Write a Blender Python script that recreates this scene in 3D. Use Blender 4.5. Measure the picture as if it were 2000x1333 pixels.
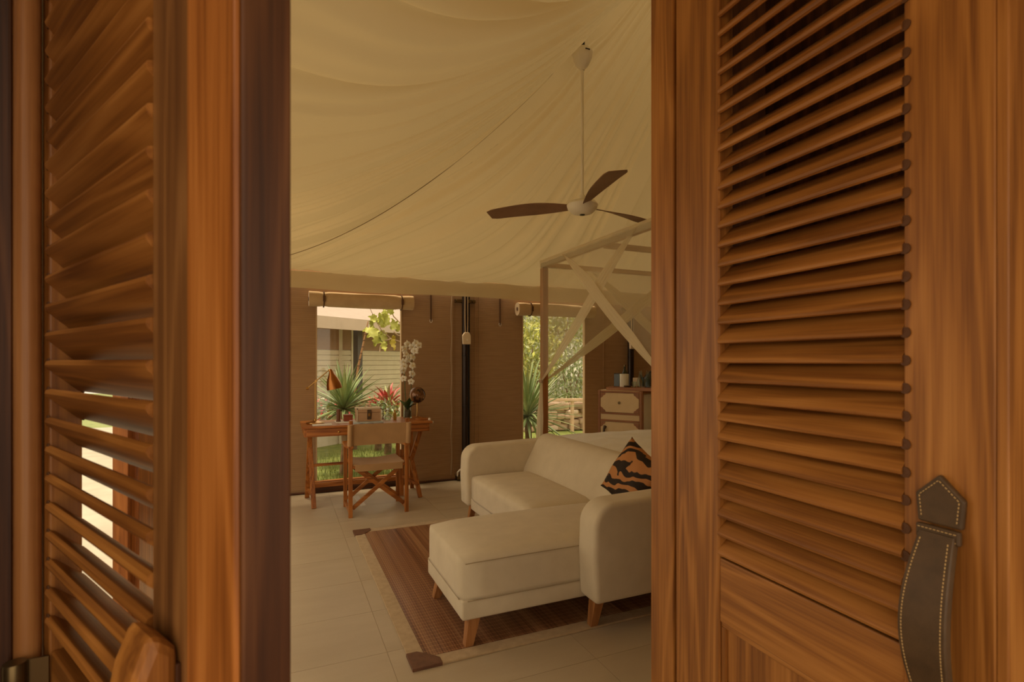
import bpy, bmesh, math, random
from mathutils import Vector, Matrix, Euler, noise
random.seed(7)
D = bpy.data
for o in list(D.objects): D.objects.remove(o)
SC = bpy.context.scene
COL = SC.collection
PI = math.pi
# ------------------------------------------------------------------ camera
F, CH, HV, PHI = 1032.0, 1.35, 707.0, math.radians(23.7)
cam = D.cameras.new('camera'); co = D.objects.new('camera', cam); COL.objects.link(co)
cam.sensor_width = 36.0; cam.lens = F/2000*36; cam.shift_y = (HV-666.5)/2000
co.location = (0, 0, CH); co.rotation_euler = (PI/2, 0, -PHI)
cam.clip_start = 0.02
cam.dof.use_dof = True; cam.dof.focus_distance = 3.6; cam.dof.aperture_fstop = 7.0
SC.camera = co
# ------------------------------------------------------------------ light
W = D.worlds.new('world'); SC.world = W; W.use_nodes = True
bg = W.node_tree.nodes['Background']
bg.inputs[0].default_value = (1.0, 0.835, 0.61, 1); bg.inputs[1].default_value = 1.0
sl = D.lights.new('sun', 'SUN'); sl.energy = 2.6; sl.angle = math.radians(14); sl.color = (1, .84, .58)
so = D.objects.new('sun', sl); COL.objects.link(so)
so.rotation_euler = Vector((0.20, -0.06, -1.0)).to_track_quat('-Z', 'Y').to_euler()
vs = SC.view_settings
vs.view_transform = 'Standard'; vs.look = 'None'; vs.gamma = 1.0; vs.use_curve_mapping = False
vs.exposure = 0.76
# ------------------------------------------------------------------ pixel helpers (2000x1333 frame): a direction, cut with a real plane
_s, _c = math.sin(PHI), math.cos(PHI)
def ray(u, v):
    x = (u-1000)/F
    return Vector((x*_c+_s, _c-x*_s, (HV-v)/F))
def onY(u, v, Y): d = ray(u, v); k = Y/d.y; return Vector((d.x*k, Y, CH+d.z*k))
def onX(u, v, X): d = ray(u, v); k = X/d.x; return Vector((X, d.y*k, CH+d.z*k))
def onZ(u, v, Z): d = ray(u, v); k = (Z-CH)/d.z; return Vector((d.x*k, d.y*k, Z))
# ------------------------------------------------------------------ materials
MATS = {}
def nodes(name):
    m = D.materials.new(name); m.use_nodes = True; nt = m.node_tree
    b = nt.nodes['Principled BSDF']; MATS[name] = m
    return m, nt, b
def N(nt, t, **kw):
    n = nt.nodes.new(t)
    for k, v in kw.items(): setattr(n, k, v)
    return n
def coords(nt, scale=(1, 1, 1), rnd=0.0):
    tc = N(nt, 'ShaderNodeTexCoord'); mp = N(nt, 'ShaderNodeMapping')
    mp.inputs['Scale'].default_value = scale
    nt.links.new(tc.outputs['Object'], mp.inputs['Vector'])
    if rnd:
        oi = N(nt, 'ShaderNodeObjectInfo'); mu = N(nt, 'ShaderNodeMath', operation='MULTIPLY'); mu.inputs[1].default_value = rnd
        nt.links.new(oi.outputs['Random'], mu.inputs[0])
        nt.links.new(mu.outputs[0], mp.inputs['Location'])
    return mp.outputs['Vector']
def ramp(nt, fac, stops):
    r = N(nt, 'ShaderNodeValToRGB'); e = r.color_ramp.elements
    while len(e) < len(stops): e.new(0.5)
    for i, (p, c) in enumerate(stops): e[i].position = p; e[i].color = (*c, 1)
    nt.links.new(fac, r.inputs[0]); return r.outputs[0]
def noise_tex(nt, vec, scale=1, detail=3, rough=.55, dist=0):
    n = N(nt, 'ShaderNodeTexNoise'); n.inputs['Scale'].default_value = scale; n.inputs['Detail'].default_value = detail
    n.inputs['Roughness'].default_value = rough; n.inputs['Distortion'].default_value = dist
    nt.links.new(vec, n.inputs['Vector']); return n.outputs[0]
def math_(nt, op, a, b=None):
    n = N(nt, 'ShaderNodeMath', operation=op)
    for i, q in enumerate((a, b)):
        if q is None: continue
        if isinstance(q, (int, float)): n.inputs[i].default_value = q
        else: nt.links.new(q, n.inputs[i])
    return n.outputs[0]
def bump(nt, b, h, strength=.2, dist=.002):
    n = N(nt, 'ShaderNodeBump'); n.inputs['Strength'].default_value = strength; n.inputs['Distance'].default_value = dist
    nt.links.new(h, n.inputs['Height']); nt.links.new(n.outputs[0], b.inputs['Normal'])
def mat(name, col, rough=.6, metal=0, var=0.0, vscale=8, spec=.4, emit=None, bumps=0, bscale=200):
    m, nt, b = nodes(name)
    b.inputs['Roughness'].default_value = rough; b.inputs['Metallic'].default_value = metal
    b.inputs['Specular IOR Level'].default_value = spec
    v = coords(nt, rnd=7)
    f = noise_tex(nt, v, vscale, 4)
    lo = tuple(c*(1-var) for c in col); hi = tuple(min(1, c*(1+var)) for c in col)
    nt.links.new(ramp(nt, f, [(.3, lo), (.7, hi)]), b.inputs['Base Color'])
    if bumps: bump(nt, b, noise_tex(nt, v, bscale, 2), bumps)
    if emit: b.inputs['Emission Color'].default_value = (*emit[0], 1); b.inputs['Emission Strength'].default_value = emit[1]
    return m
def wood(name, dark, mid, light, axis='z', rough=.42, rings=7.0, fine=1.0):
    m, nt, b = nodes(name)
    sc = {'x': (1.3, 16, 16), 'y': (16, 1.3, 16), 'z': (16, 16, 1.3)}[axis]
    base = noise_tex(nt, coords(nt, sc, rnd=23), .62, 1.5, .45, .25)
    ring = math_(nt, 'SINE', math_(nt, 'MULTIPLY', base, rings*PI*2))
    ring = math_(nt, 'MULTIPLY_ADD', ring, .5); nt.nodes[-1].inputs[2].default_value = .5
    ring = math_(nt, 'POWER', ring, 2.2)
    fs = {'x': (4, 210, 210), 'y': (210, 4, 210), 'z': (210, 210, 4)}[axis]
    fn = noise_tex(nt, coords(nt, fs, rnd=31), fine, 3, .6)
    ms_ = {'x': (2, 45, 45), 'y': (45, 2, 45), 'z': (45, 45, 2)}[axis]
    md = noise_tex(nt, coords(nt, ms_, rnd=17), 1.0, 3, .55)
    big = noise_tex(nt, coords(nt, sc, rnd=11), .20, 2)
    t = math_(nt, 'ADD', math_(nt, 'MULTIPLY', ring, .16), math_(nt, 'MULTIPLY', fn, .34))
    t = math_(nt, 'ADD', t, math_(nt, 'MULTIPLY', md, .42))
    t = math_(nt, 'ADD', t, math_(nt, 'MULTIPLY', big, .22))
    nt.links.new(ramp(nt, t, [(.36, dark), (.57, mid), (.80, light)]), b.inputs['Base Color'])
    b.inputs['Roughness'].default_value = rough
    b.inputs['Specular IOR Level'].default_value = .35
    bump(nt, b, math_(nt, 'ADD', fn, math_(nt, 'MULTIPLY', ring, .3)), .18, .0012)
    return m
TD, TM, TL = (.17, .056, .011), (.36, .138, .027), (.50, .215, .050)
for a in 'xyz':
    wood('teak_'+a, TD, TM, TL, a)
    wood('warm_'+a, (.16, .045, .008), (.37, .125, .024), (.54, .21, .05), a, .35, 6)
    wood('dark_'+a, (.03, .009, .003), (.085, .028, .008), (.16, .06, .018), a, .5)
    wood('brown_'+a, (.09, .034, .010), (.19, .078, .022), (.30, .135, .04), a)
    wood('pale_'+a, (.40, .24, .11), (.52, .34, .17), (.62, .44, .24), a, .5, 4)
    wood('leg_'+a, (.26, .10, .028), (.38, .16, .05), (.50, .24, .085), a, .4, 4)
def canvas_wall():
    m, nt, b = nodes('canvas_wall')
    v = coords(nt, (1, 1, 1)); sep = N(nt, 'ShaderNodeSeparateXYZ'); nt.links.new(v, sep.inputs[0])
    st = math_(nt, 'SINE', math_(nt, 'MULTIPLY', sep.outputs[2], 2*PI/.021))
    n = noise_tex(nt, coords(nt, (1.5, 1.5, 14)), 3, 4)
    t = math_(nt, 'ADD', math_(nt, 'MULTIPLY', st, .06), n)
    nt.links.new(ramp(nt, t, [(.25, (.315, .188, .092)), (.75, (.385, .235, .118))]), b.inputs['Base Color'])
    b.inputs['Roughness'].default_value = .8; b.inputs['Specular IOR Level'].default_value = .15
    bump(nt, b, st, .10, .002)
canvas_wall()
def fabric(name, lo, hi, scale=(6, 6, 6), rough=.85, weave=.12, bsc=700):
    m, nt, b = nodes(name)
    n = noise_tex(nt, coords(nt, scale), 1.5, 4)
    nt.links.new(ramp(nt, n, [(.3, lo), (.7, hi)]), b.inputs['Base Color'])
    b.inputs['Roughness'].default_value = rough; b.inputs['Specular IOR Level'].default_value = .12
    try: b.inputs['Sheen Weight'].default_value = .15
    except Exception: pass
    if weave: bump(nt, b, noise_tex(nt, coords(nt), bsc, 1), weave, .001)
fabric('sofa_fabric', (.60, .50, .34), (.66, .555, .385))
fabric('chair_canvas', (.40, .235, .105), (.46, .275, .125))
fabric('blind_canvas', (.47, .32, .165), (.54, .375, .20))
fabric('rug_border', (.42, .30, .165), (.50, .36, .205), (20, 20, 20))
fabric('bed_linen', (.78, .74, .66), (.83, .79, .71), weave=.05)
fabric('panel_cream', (.70, .53, .30), (.75, .58, .34), weave=.04)
def cloth_thin(name, col, trans, amount, rough=.9, transp=0.0):
    m, nt, b = nodes(name); nt.nodes.remove(b); out = nt.nodes['Material Output']
    d = N(nt, 'ShaderNodeBsdfDiffuse'); t = N(nt, 'ShaderNodeBsdfTranslucent'); mx = N(nt, 'ShaderNodeMixShader')
    n = noise_tex(nt, coords(nt), 1.2, 5)
    nt.links.new(ramp(nt, n, [(.3, tuple(c*.94 for c in col)), (.7, col)]), d.inputs[0])
    t.inputs[0].default_value = (*trans, 1); mx.inputs[0].default_value = amount
    nt.links.new(d.outputs[0], mx.inputs[1]); nt.links.new(t.outputs[0], mx.inputs[2])
    last = mx
    if transp:
        tr = N(nt, 'ShaderNodeBsdfTransparent'); m2 = N(nt, 'ShaderNodeMixShader'); m2.inputs[0].default_value = transp
        nt.links.new(mx.outputs[0], m2.inputs[1]); nt.links.new(tr.outputs[0], m2.inputs[2]); last = m2
    nt.links.new(last.outputs[0], out.inputs[0])
cloth_thin('roof_canvas', (.68, .55, .33), (.60, .47, .24), .10)
cloth_thin('net', (.86, .76, .54), (.86, .76, .54), .4, transp=.69)
cloth_thin('net_fold', (.86, .76, .54), (.86, .76, .54), .4, transp=.20)
def glass_mat():
    m, nt, b = nodes('window_glass'); nt.nodes.remove(b); out = nt.nodes['Material Output']
    g = N(nt, 'ShaderNodeBsdfGlossy'); g.inputs['Roughness'].default_value = .02
    t = N(nt, 'ShaderNodeBsdfTransparent'); t.inputs[0].default_value = (.95, .95, .95, 1)
    mx = N(nt, 'ShaderNodeMixShader'); mx.inputs[0].default_value = .035
    nt.links.new(t.outputs[0], mx.inputs[1]); nt.links.new(g.outputs[0], mx.inputs[2]); nt.links.new(mx.outputs[0], out.inputs[0])
    m, nt, b = nodes('clear_glass')
    b.inputs['Base Color'].default_value = (.85, .95, .90, 1); b.inputs['Roughness'].default_value = .03
    b.inputs['Transmission Weight'].default_value = 1; b.inputs['IOR'].default_value = 1.3
glass_mat()
def tile_mat():
    m, nt, b = nodes('tile')
    n = noise_tex(nt, coords(nt, (1.2, 5, 1), rnd=9), 1.4, 5, .6)
    f = noise_tex(nt, coords(nt), 160, 2)
    t = math_(nt, 'ADD', math_(nt, 'MULTIPLY', n, .8), math_(nt, 'MULTIPLY', f, .2))
    nt.links.new(ramp(nt, t, [(.25, (.44, .345, .225)), (.75, (.53, .43, .29))]), b.inputs['Base Color'])
    b.inputs['Roughness'].default_value = .42; b.inputs['Specular IOR Level'].default_value = .4
    bump(nt, b, f, .05, .001)
tile_mat()
mat('grout', (.40, .30, .19), .9)
def slat_rug():
    m, nt, b = nodes('rug_cane')
    v = coords(nt); sep = N(nt, 'ShaderNodeSeparateXYZ'); nt.links.new(v, sep.inputs[0])
    n = noise_tex(nt, coords(nt, (55, .25, .25)), 1.3, 2)
    n2 = noise_tex(nt, coords(nt, (9, .1, .1)), 1, 1)
    st = math_(nt, 'SINE', math_(nt, 'MULTIPLY', sep.outputs[1], 2*PI/.034))
    thr = math_(nt, 'GREATER_THAN', st, .93)
    t = math_(nt, 'ADD', math_(nt, 'MULTIPLY', n, .6), math_(nt, 'MULTIPLY', n2, .5))
    t = math_(nt, 'ADD', t, math_(nt, 'MULTIPLY', thr, .22))
    nt.links.new(ramp(nt, t, [(.34, (.085, .030, .013)), (.53, (.24, .102, .045)), (.80, (.48, .27, .135))]), b.inputs['Base Color'])
    b.inputs['Roughness'].default_value = .30; b.inputs['Specular IOR Level'].default_value = .6
slat_rug()
def tiger():
    m, nt, b = nodes('tiger')
    v = coords(nt, (1, 1, 1)); sep = N(nt, 'ShaderNodeSeparateXYZ'); nt.links.new(v, sep.inputs[0])
    n = noise_tex(nt, coords(nt, (4, 4, 6)), 1.6, 2, .5)
    ph = math_(nt, 'ADD', math_(nt, 'MULTIPLY', sep.outputs[2], 78), math_(nt, 'MULTIPLY', n, 16))
    st = math_(nt, 'SINE', ph)
    nt.links.new(ramp(nt, math_(nt, 'ADD', math_(nt, 'MULTIPLY', st, .5), .5), [(.46, (.028, .017, .010)), (.56, (.46, .20, .065))]), b.inputs['Base Color'])
    b.inputs['Roughness'].default_value = .7; b.inputs['Specular IOR Level'].default_value = .2
tiger()
def globe_mat():
    m, nt, b = nodes('globe_map')
    n = noise_tex(nt, coords(nt), 14, 3)
    nt.links.new(ramp(nt, n, [(.44, (.03, .016, .008)), (.5, (.13, .055, .02)), (.64, (.26, .13, .05))]), b.inputs['Base Color'])
    b.inputs['Roughness'].default_value = .12; b.inputs['Metallic'].default_value = .4
globe_mat()
def grass_mat():
    m, nt, b = nodes('grass')
    n = noise_tex(nt, coords(nt), 9, 4)
    nt.links.new(ramp(nt, n, [(.3, (.13, .18, .035)), (.7, (.27, .30, .07))]), b.inputs['Base Color'])
    b.inputs['Roughness'].default_value = .6
grass_mat()
mat('brass', (.48, .27, .08), .28, 1)
mat('copper', (.36, .14, .04), .3, 1)
mat('dark_brass', (.16, .11, .05), .35, .9)
mat('leather', (.085, .047, .020), .5, var=.2, vscale=30, bumps=.2, bscale=500)
mat('patch', (.15, .065, .032), .55, var=.2, vscale=30)
mat('socket', (.10, .036, .010), .6)
mat('piping', (.40, .31, .19), .9)
mat('stitch', (.55, .36, .15), .8)
mat('white_plastic', (.78, .72, .60), .4)
mat('fan_white', (.80, .74, .60), .4)
mat('fan_blade', (.22, .12, .065), .5, var=.15)
mat('black_metal', (.022, .018, .015), .35, .6)
mat('pole_metal', (.030, .018, .012), .3, .3)
mat('cable', (.40, .28, .17), .6)
mat('strap', (.10, .045, .018), .7)
mat('seam', (.32, .24, .13), .9)
mat('trunk_cloth', (.50, .30, .16), .8, var=.08)
mat('trunk_edge', (.60, .48, .32), .8)
mat('red_box', (.25, .055, .018), .6, var=.2)
mat('paper', (.68, .62, .52), .8, var=.05)
mat('magazine', (.36, .40, .38), .5, var=.35, vscale=25)
mat('tube_brown', (.16, .06, .02), .5)
mat('petal', (.84, .80, .68), .6, var=.03)
mat('petal_centre', (.62, .45, .16), .6)
mat('leaf_dark', (.045, .085, .018), .45, var=.2)
mat('leaf_yucca', (.22, .29, .12), .42, var=.25, vscale=3)
mat('leaf_pale', (.34, .38, .17), .45, var=.2)
mat('leaf_fig', (.44, .46, .09), .5, var=.25, vscale=6)
mat('leaf_yellow', (.52, .42, .05), .5, var=.1)
mat('leaf_red', (.50, .075, .07), .45, var=.4, vscale=8)
mat('leaf_silver', (.50, .50, .40), .5, var=.3)
mat('leaf_olive', (.42, .41, .13), .55, var=.35, vscale=5)
mat('bark', (.20, .12, .065), .9, var=.3, vscale=20)
mat('twig', (.42, .30, .20), .9, var=.2)
mat('stone', (.52, .37, .26), .9, var=.25, vscale=6, bumps=.5, bscale=30)
mat('stone_dark', (.30, .20, .13), .9, var=.3, vscale=6)
mat('stone_pale', (.66, .52, .40), .9, var=.2, vscale=6)
mat('rail_wood', (.62, .42, .28), .8, var=.1)
mat('outer_roof', (.40, .325, .27), .8, var=.04)
mat('outer_fascia', (.58, .47, .36), .8, var=.05)
mat('outer_brown', (.34, .21, .12), .85, var=.08)
mat('outer_cream', (.66, .58, .42), .85, var=.05)
mat('outer_post', (.085, .075, .062), .6)
mat('paving', (.46, .41, .32), .8, var=.12, vscale=3)
mat('soil', (.16, .10, .05), .95, var=.3)
mat('bamboo', (.36, .19, .08), .5, var=.2)
mat('bottle_amber', (.45, .26, .05), .2)
mat('bottle_green', (.035, .040, .018), .15)
mat('kettle_black', (.016, .018, .015), .12)
mat('cabinet_trim', (.30, .125, .045), .5, var=.15)
mat('canister', (.74, .70, .58), .5)
mat('tag', (.70, .56, .38), .7)
mat('backdrop_hedge', (.36, .36, .20), .8, var=.5, vscale=2.5)
# ------------------------------------------------------------------ mesh building
ROOT = {}
class MB:
    def __init__(s): s.v = []; s.f = []
    def add(s, vs, fs):
        k = len(s.v); s.v += [Vector(p) for p in vs]; s.f += [[i+k for i in f] for f in fs]; return s
    def box(s, c, d, M=None):
        c = Vector(c); h = Vector(d)/2
        vs = [Vector((x*h.x, y*h.y, z*h.z)) for z in (-1, 1) for y in (-1, 1) for x in (-1, 1)]
        if M is not None: vs = [M @ p for p in vs]
        return s.add([p+c for p in vs], [(0, 2, 3, 1), (4, 5, 7, 6), (0, 1, 5, 4), (2, 6, 7, 3), (0, 4, 6, 2), (1, 3, 7, 5)])
    def span(s, a, b):
        a, b = Vector(a), Vector(b); return s.box((a+b)/2, b-a)
    def bar(s, a, b, w, h, up=(0, 0, 1)):
        a, b = Vector(a), Vector(b); d = (b-a); L = d.length; x = d.normalized()
        y = Vector(up).cross(x)
        if y.length < 1e-4: y = Vector((0, 1, 0)).cross(x)
        y.normalize(); z = x.cross(y)
        M = Matrix((x, y, z)).transposed()
        return s.box((a+b)/2, (L, w, h), M)
    def tube(s, pts, r, n=8, cap=True):
        pts = [Vector(p) for p in pts]; m = len(pts); rs = r if isinstance(r, (list, tuple)) else [r]*m
        vs = []; prev = None
        for i, p in enumerate(pts):
            t = (pts[min(i+1, m-1)]-pts[max(i-1, 0)]).normalized()
            a = Vector((0, 0, 1)).cross(t) if prev is None else prev - t*prev.dot(t)
            if a.length < 1e-4: a = Vector((1, 0, 0)).cross(t)
            a.normalize(); prev = a; b = t.cross(a)
            vs += [p+(a*math.cos(2*PI*k/n)+b*math.sin(2*PI*k/n))*rs[i] for k in range(n)]
        fs = [(i*n+k, i*n+(k+1) % n, (i+1)*n+(k+1) % n, (i+1)*n+k) for i in range(m-1) for k in range(n)]
        if cap: fs += [tuple(range(n))[::-1], tuple((m-1)*n+k for k in range(n))]
        return s.add(vs, fs)
    def lathe(s, prof, c, n=20, M=None, cap=True):
        c = Vector(c); vs = []; m = len(prof)
        for r, z in prof:
            for k in range(n):
                p = Vector((r*math.cos(2*PI*k/n), r*math.sin(2*PI*k/n), z)); vs.append((M @ p if M is not None else p)+c)
        fs = [(i*n+k, i*n+(k+1) % n, (i+1)*n+(k+1) % n, (i+1)*n+k) for i in range(m-1) for k in range(n)]
        if cap: fs += [tuple(range(n))[::-1], tuple((m-1)*n+k for k in range(n))]
        return s.add(vs, fs)
    def prism(s, poly, fn, d0, d1):
        n = len(poly)
        vs = [fn(a, b, d0) for a, b in poly]+[fn(a, b, d1) for a, b in poly]
        fs = [tuple(range(n))[::-1], tuple(range(n, 2*n))]+[(i, (i+1) % n, (i+1) % n+n, i+n) for i in range(n)]
        return s.add(vs, fs)
    def grid(s, fn, nu, nv):
        vs = [fn(i/nu, j/nv) for j in range(nv+1) for i in range(nu+1)]
        fs = [(j*(nu+1)+i, j*(nu+1)+i+1, (j+1)*(nu+1)+i+1, (j+1)*(nu+1)+i) for j in range(nv) for i in range(nu)]
        return s.add(vs, fs)
    def mesh(s, name, bevel=0, seg=2, smooth=False, M=None):
        me = D.meshes.new(name)
        vs = [M @ p for p in s.v] if M is not None else s.v
        me.from_pydata([tuple(p) for p in vs], [], s.f)
        bm = bmesh.new(); bm.from_mesh(me)
        bmesh.ops.recalc_face_normals(bm, faces=bm.faces)
        if bevel:
            es = [e for e in bm.edges if len(e.link_faces) == 2 and e.calc_face_angle(0) > .5]
            bmesh.ops.bevel(bm, geom=es, offset=bevel, segments=seg, profile=.5, affect='EDGES', clamp_overlap=True)
        for f in bm.faces: f.smooth = smooth
        if smooth:
            for e in bm.edges:
                if len(e.link_faces) == 2 and e.calc_face_angle(0) > .75: e.smooth = False
        bm.to_mesh(me); bm.free(); return me
    def build(s, name, material, parent=None, bevel=0, seg=2, smooth=False, local=False, sub=0):
        M = None
        if parent is not None and not local: M = ROOT[parent.name].inverted()
        me = s.mesh(name, bevel, seg, smooth, M)
        me.materials.append(MATS[material])
        o = D.objects.new(name, me); COL.objects.link(o)
        if parent is not None: o.parent = parent; ROOT[o.name] = ROOT[parent.name]
        else: ROOT[o.name] = Matrix.Identity(4)
        if sub:
            md = o.modifiers.new('subdivision', 'SUBSURF'); md.levels = sub; md.render_levels = sub
        return o
def tag(o, label, cat, group=None, kind=None):
    if label: o['label'] = label
    if cat: o['category'] = cat
    if group: o['group'] = group
    if kind: o['kind'] = kind
    return o
def thing(name, label, cat, loc=(0, 0, 0), rz=0, group=None, kind=None):
    o = D.objects.new(name, None); COL.objects.link(o); o.empty_display_size = .1
    o.location = loc; o.rotation_euler = (0, 0, rz)
    ROOT[o.name] = Matrix.Translation(Vector(loc)) @ Matrix.Rotation(rz, 4, 'Z')
    return tag(o, label, cat, group, kind)
def single(mb, name, material, label, cat, loc, group=None, kind=None, **kw):      # a thing that is one mesh, origin at its base
    o = mb.build(name, material, **kw)
    L = Vector(loc); o.data.transform(Matrix.Translation(-L)); o.location = L
    return tag(o, label, cat, group, kind)
def inst(me, name, parent, M):                                                     # a further piece that shares mesh data
    o = D.objects.new(name, me); COL.objects.link(o); o.parent = parent
    o.matrix_local = M; ROOT[o.name] = ROOT[parent.name]; return o
def structure(o): o['kind'] = 'structure'; return o

# ================================================================== SETTING
YB, XL, XR, YF = 5.78, -0.56, 6.45, 1.20       # inner faces of back, left, right and front wall
EX0, EX1, EY0, EY1 = -0.45, 6.35, -0.87, 5.65  # eave rectangle of the tent roof
APX = Vector((2.95, 2.39)); ZE = 2.25
# floor with tiles
fl = structure(MB().span((XL, YF-.12, -.06), (XR, YB+.1, -.0015)).build('floor', 'grout'))
tx0, ty0, TX, TY = .455, 2.48, .86, .435
tme = MB().box((0, 0, -.003), (TX-.002, TY-.002, .006)).mesh('tile'); tme.materials.append(MATS['tile'])
for i in range(-2, 8):
    for j in range(-3, 8):
        x0, x1 = max(tx0+i*TX, XL), min(tx0+(i+1)*TX, XR); y0, y1 = max(ty0+j*TY, YF-.1), min(ty0+(j+1)*TY, YB)
        if x1-x0 < .03 or y1-y0 < .03: continue
        if x1-x0 > TX-.01 and y1-y0 > TY-.01: me = tme
        else:
            me = MB().box((0, 0, -.003), (x1-x0-.002, y1-y0-.002, .006)).mesh('tile'); me.materials.append(MATS['tile'])
        inst(me, 'tile', fl, Matrix.Translation(((x0+x1)/2, (y0+y1)/2, 0)))
def wall_with_holes(mb, a0, a1, z0, z1, holes, fn):
    """boxes around rectangular holes (a0,a1,z0,z1), holes sorted along a"""
    a = a0
    for h0, h1, b, t in holes:
        if h0 > a: fn(mb, a, h0, z0, z1)
        if b > z0: fn(mb, h0, h1, z0, b)
        if t < z1: fn(mb, h0, h1, t, z1)
        a = h1
    if a < a1: fn(mb, a, a1, z0, z1)
W1 = (.337, 1.222, .10, 1.96); W2 = (2.672, 3.554, .10, 1.93)
mb = MB(); wall_with_holes(mb, XL-.04, XR+.04, -.06, 2.40, [W1, W2], lambda m, a, b, z, t: m.span((a, YB, z), (b, YB+.04, t)))
wb = structure(mb.build('wall_back', 'canvas_wall'))
WL = [(1.36, 2.60, .12, 2.12), (2.95, 5.35, .12, 2.12)]
mb = MB(); wall_with_holes(mb, YF-.1, YB, -.06, 2.40, WL, lambda m, a, b, z, t: m.span((XL-.04, a, z), (XL, b, t)))
wl = structure(mb.build('wall_left', 'canvas_wall'))
wr = structure(MB().span((XR, YF-.1, -.06), (XR+.04, YB, 2.4)).build('wall_right', 'canvas_wall'))
DX0, DX1, DZ = -.372, .962, 2.46
mb = MB(); wall_with_holes(mb, XL, XR, -.06, 2.62, [(DX0-.07, DX1+.07, -.06, DZ+.08)], lambda m, a, b, z, t: m.span((a, YF-.07, z), (b, YF-.03, t)))
wf = structure(mb.build('wall_front', 'canvas_wall'))
# sewn vertical seams on the back canvas
for x, y in ((1.80, .012), (2.07, .010), (2.12, .006), (3.83, .008), (2.655, .004)):
    mb = MB(); mb.box((x, YB-y/2, 1.14), (.016, y, 2.2)); mb.build('seam_strip', 'canvas_wall', wb)
for x0, x1 in ((1.24, 1.79), (2.14, 2.64)):
    mb = MB(); mb.box(((x0+x1)/2, YB-.003, .13), (x1-x0, .006, .13)); mb.build('hem_band', 'canvas_wall', wb)
# base rail along the back wall
bb = structure(MB().tube([(XL, YB-.0115, .0125), (1.2, YB-.0115, .0125), (XR, YB-.0115, .0125)], .011, 8).build('baseboard_back', 'dark_x', smooth=True))
# roof canvas: pyramid, sagging, with pulled folds running to the apex
FANX, FANY = 2.003, 3.297
def zroof(r): return ZE+2.75*r**2.05
def near_fan(x, y): return math.exp(-((x-FANX)**2+(y-FANY)**2)/.14**2)      # the canvas is drawn up round the fan mount
def perim(k):       # k in 0..4 round the eave rectangle
    k %= 4; i = int(k); f = k-i
    P = [(EX0, EY1), (EX1, EY1), (EX1, EY0), (EX0, EY0)]
    a, b = P[i], P[(i+1) % 4]; return Vector((a[0]+(b[0]-a[0])*f, a[1]+(b[1]-a[1])*f))
rr = random.Random(3)
WV = [(rr.uniform(9, 60), rr.uniform(0, 6.28), rr.uniform(.4, 1)) for _ in range(12)]+[(rr.uniform(55, 125), rr.uniform(0, 6.28), rr.uniform(.5, 1.1)) for _ in range(9)]
def fold(k, r):
    kk = k % 4; side = int(kk); f = kk-side
    edge = min(f, 1-f)
    e = 1.0 if edge > .04 else edge/.04
    kq = k+.035*math.sin(r*6+side*1.7+f*9)
    w = 0
    for i, (fr, ph, am) in enumerate(WV): w += am*math.sin(fr*kq*2.2+ph+side*2.1)/(1+fr/26)
    w = max(w, -0.3)
    env = math.exp(-((r-.42)/.34)**2)*(.35+.65*abs(math.sin(3.1*kk+1.3*side+.6)))
    hor = .004*math.sin(30*r+4*math.sin(5*f))*(1-r)
    return (w*.034*env*(1.9 if side == 3 else 1.1) + hor)*e
NK, NR = 1800, 96
mb = MB(); vs = []; fs = []
for i in range(NK):
    k = 4*i/NK; p = perim(k)
    for j in range(NR+1):
        r = (j/NR)*.985; q = p.lerp(APX, r)
        w = near_fan(q.x, q.y); vs.append((q.x, q.y, zroof(r)+fold(k, r)*(1-w)+.11*w))
for i in range(NK):
    a, b = i*(NR+1), ((i+1) % NK)*(NR+1)
    for j in range(NR): fs.append((a+j, b+j, b+j+1, a+j+1))
mb.add(vs, fs); ce = structure(mb.build('ceiling', 'roof_canvas', smooth=True))
# hanging valance of the roof canvas
mb = MB(); vs = []; fs = []; NV = 640
for i in range(NV):
    k = 4*i/NV; p = perim(k); n = (p-APX).normalized()
    for j, z in enumerate((ZE+.002, ZE-.012, ZE-.06, ZE-.115, ZE-.168, ZE-.172)):
        w = (.006*math.sin(k*41)+.004*math.sin(k*97+1))*j/4
        q = p+n*(w+(.004 if j == 1 else 0)); vs.append((q.x, q.y, z+.006*math.sin(k*23)*(j/5)))
for i in range(NV):
    a, b = i*6, ((i+1) % NV)*6
    for j in range(5): fs.append((a+j, b+j, b+j+1, a+j+1))
mb.add(vs, fs); mb.build('valance', 'roof_canvas', ce, smooth=True)
for k in range(4):
    p = perim(k); pts = []
    for j in range(121):
        r = j/120*.97; q = p.lerp(APX, r); pts.append((q.x, q.y, zroof(r)-.004+.11*near_fan(q.x, q.y)))
    MB().tube(pts, .003, 6).build('roof_seam', 'seam', ce, smooth=True)
# ground outside, deck under the viewer
dk = structure(MB().span((-3.2, -3.0, -.10), (4.2, YF-.12, -.03)).build('floor_deck', 'dark_y'))
for i in range(52):
    x = -3.2+i*.143
    MB().span((x+.004, -3.0, -.03), (x+.139, YF-.125, -.006)).build('plank', 'dark_y', dk)
gr = structure(MB().grid(lambda a, b: (-14+a*40, YB+.3+b*24, -.12+.04*math.sin(a*20)*math.sin(b*13)), 40, 24).build('lawn', 'grass', smooth=True))
pv = structure(MB().span((-9, -4, -.20), (XL-.08, 14, -.075)).build('paving', 'paving'))
structure(MB().span((-.70, .42, -.006), (-.64, YF-.14, 2.6)).build('shade_wall_left', 'dark_z'))  # out-of-view wall added to keep light off the left leaf's slats
structure(MB().span((1.036, YF-.115, -.006), (1.262, YF-.072, 2.62)).build('trim_7', 'dark_z'))  # dark board added so the gaps between the right leaf's slats look shaded
structure(MB().span((1.262, -.2, -.006), (1.32, YF-.075, 2.62)).build('slat_backdrop_right', 'dark_z'))  # added as a dark backdrop behind the right leaf's upper slats
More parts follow.
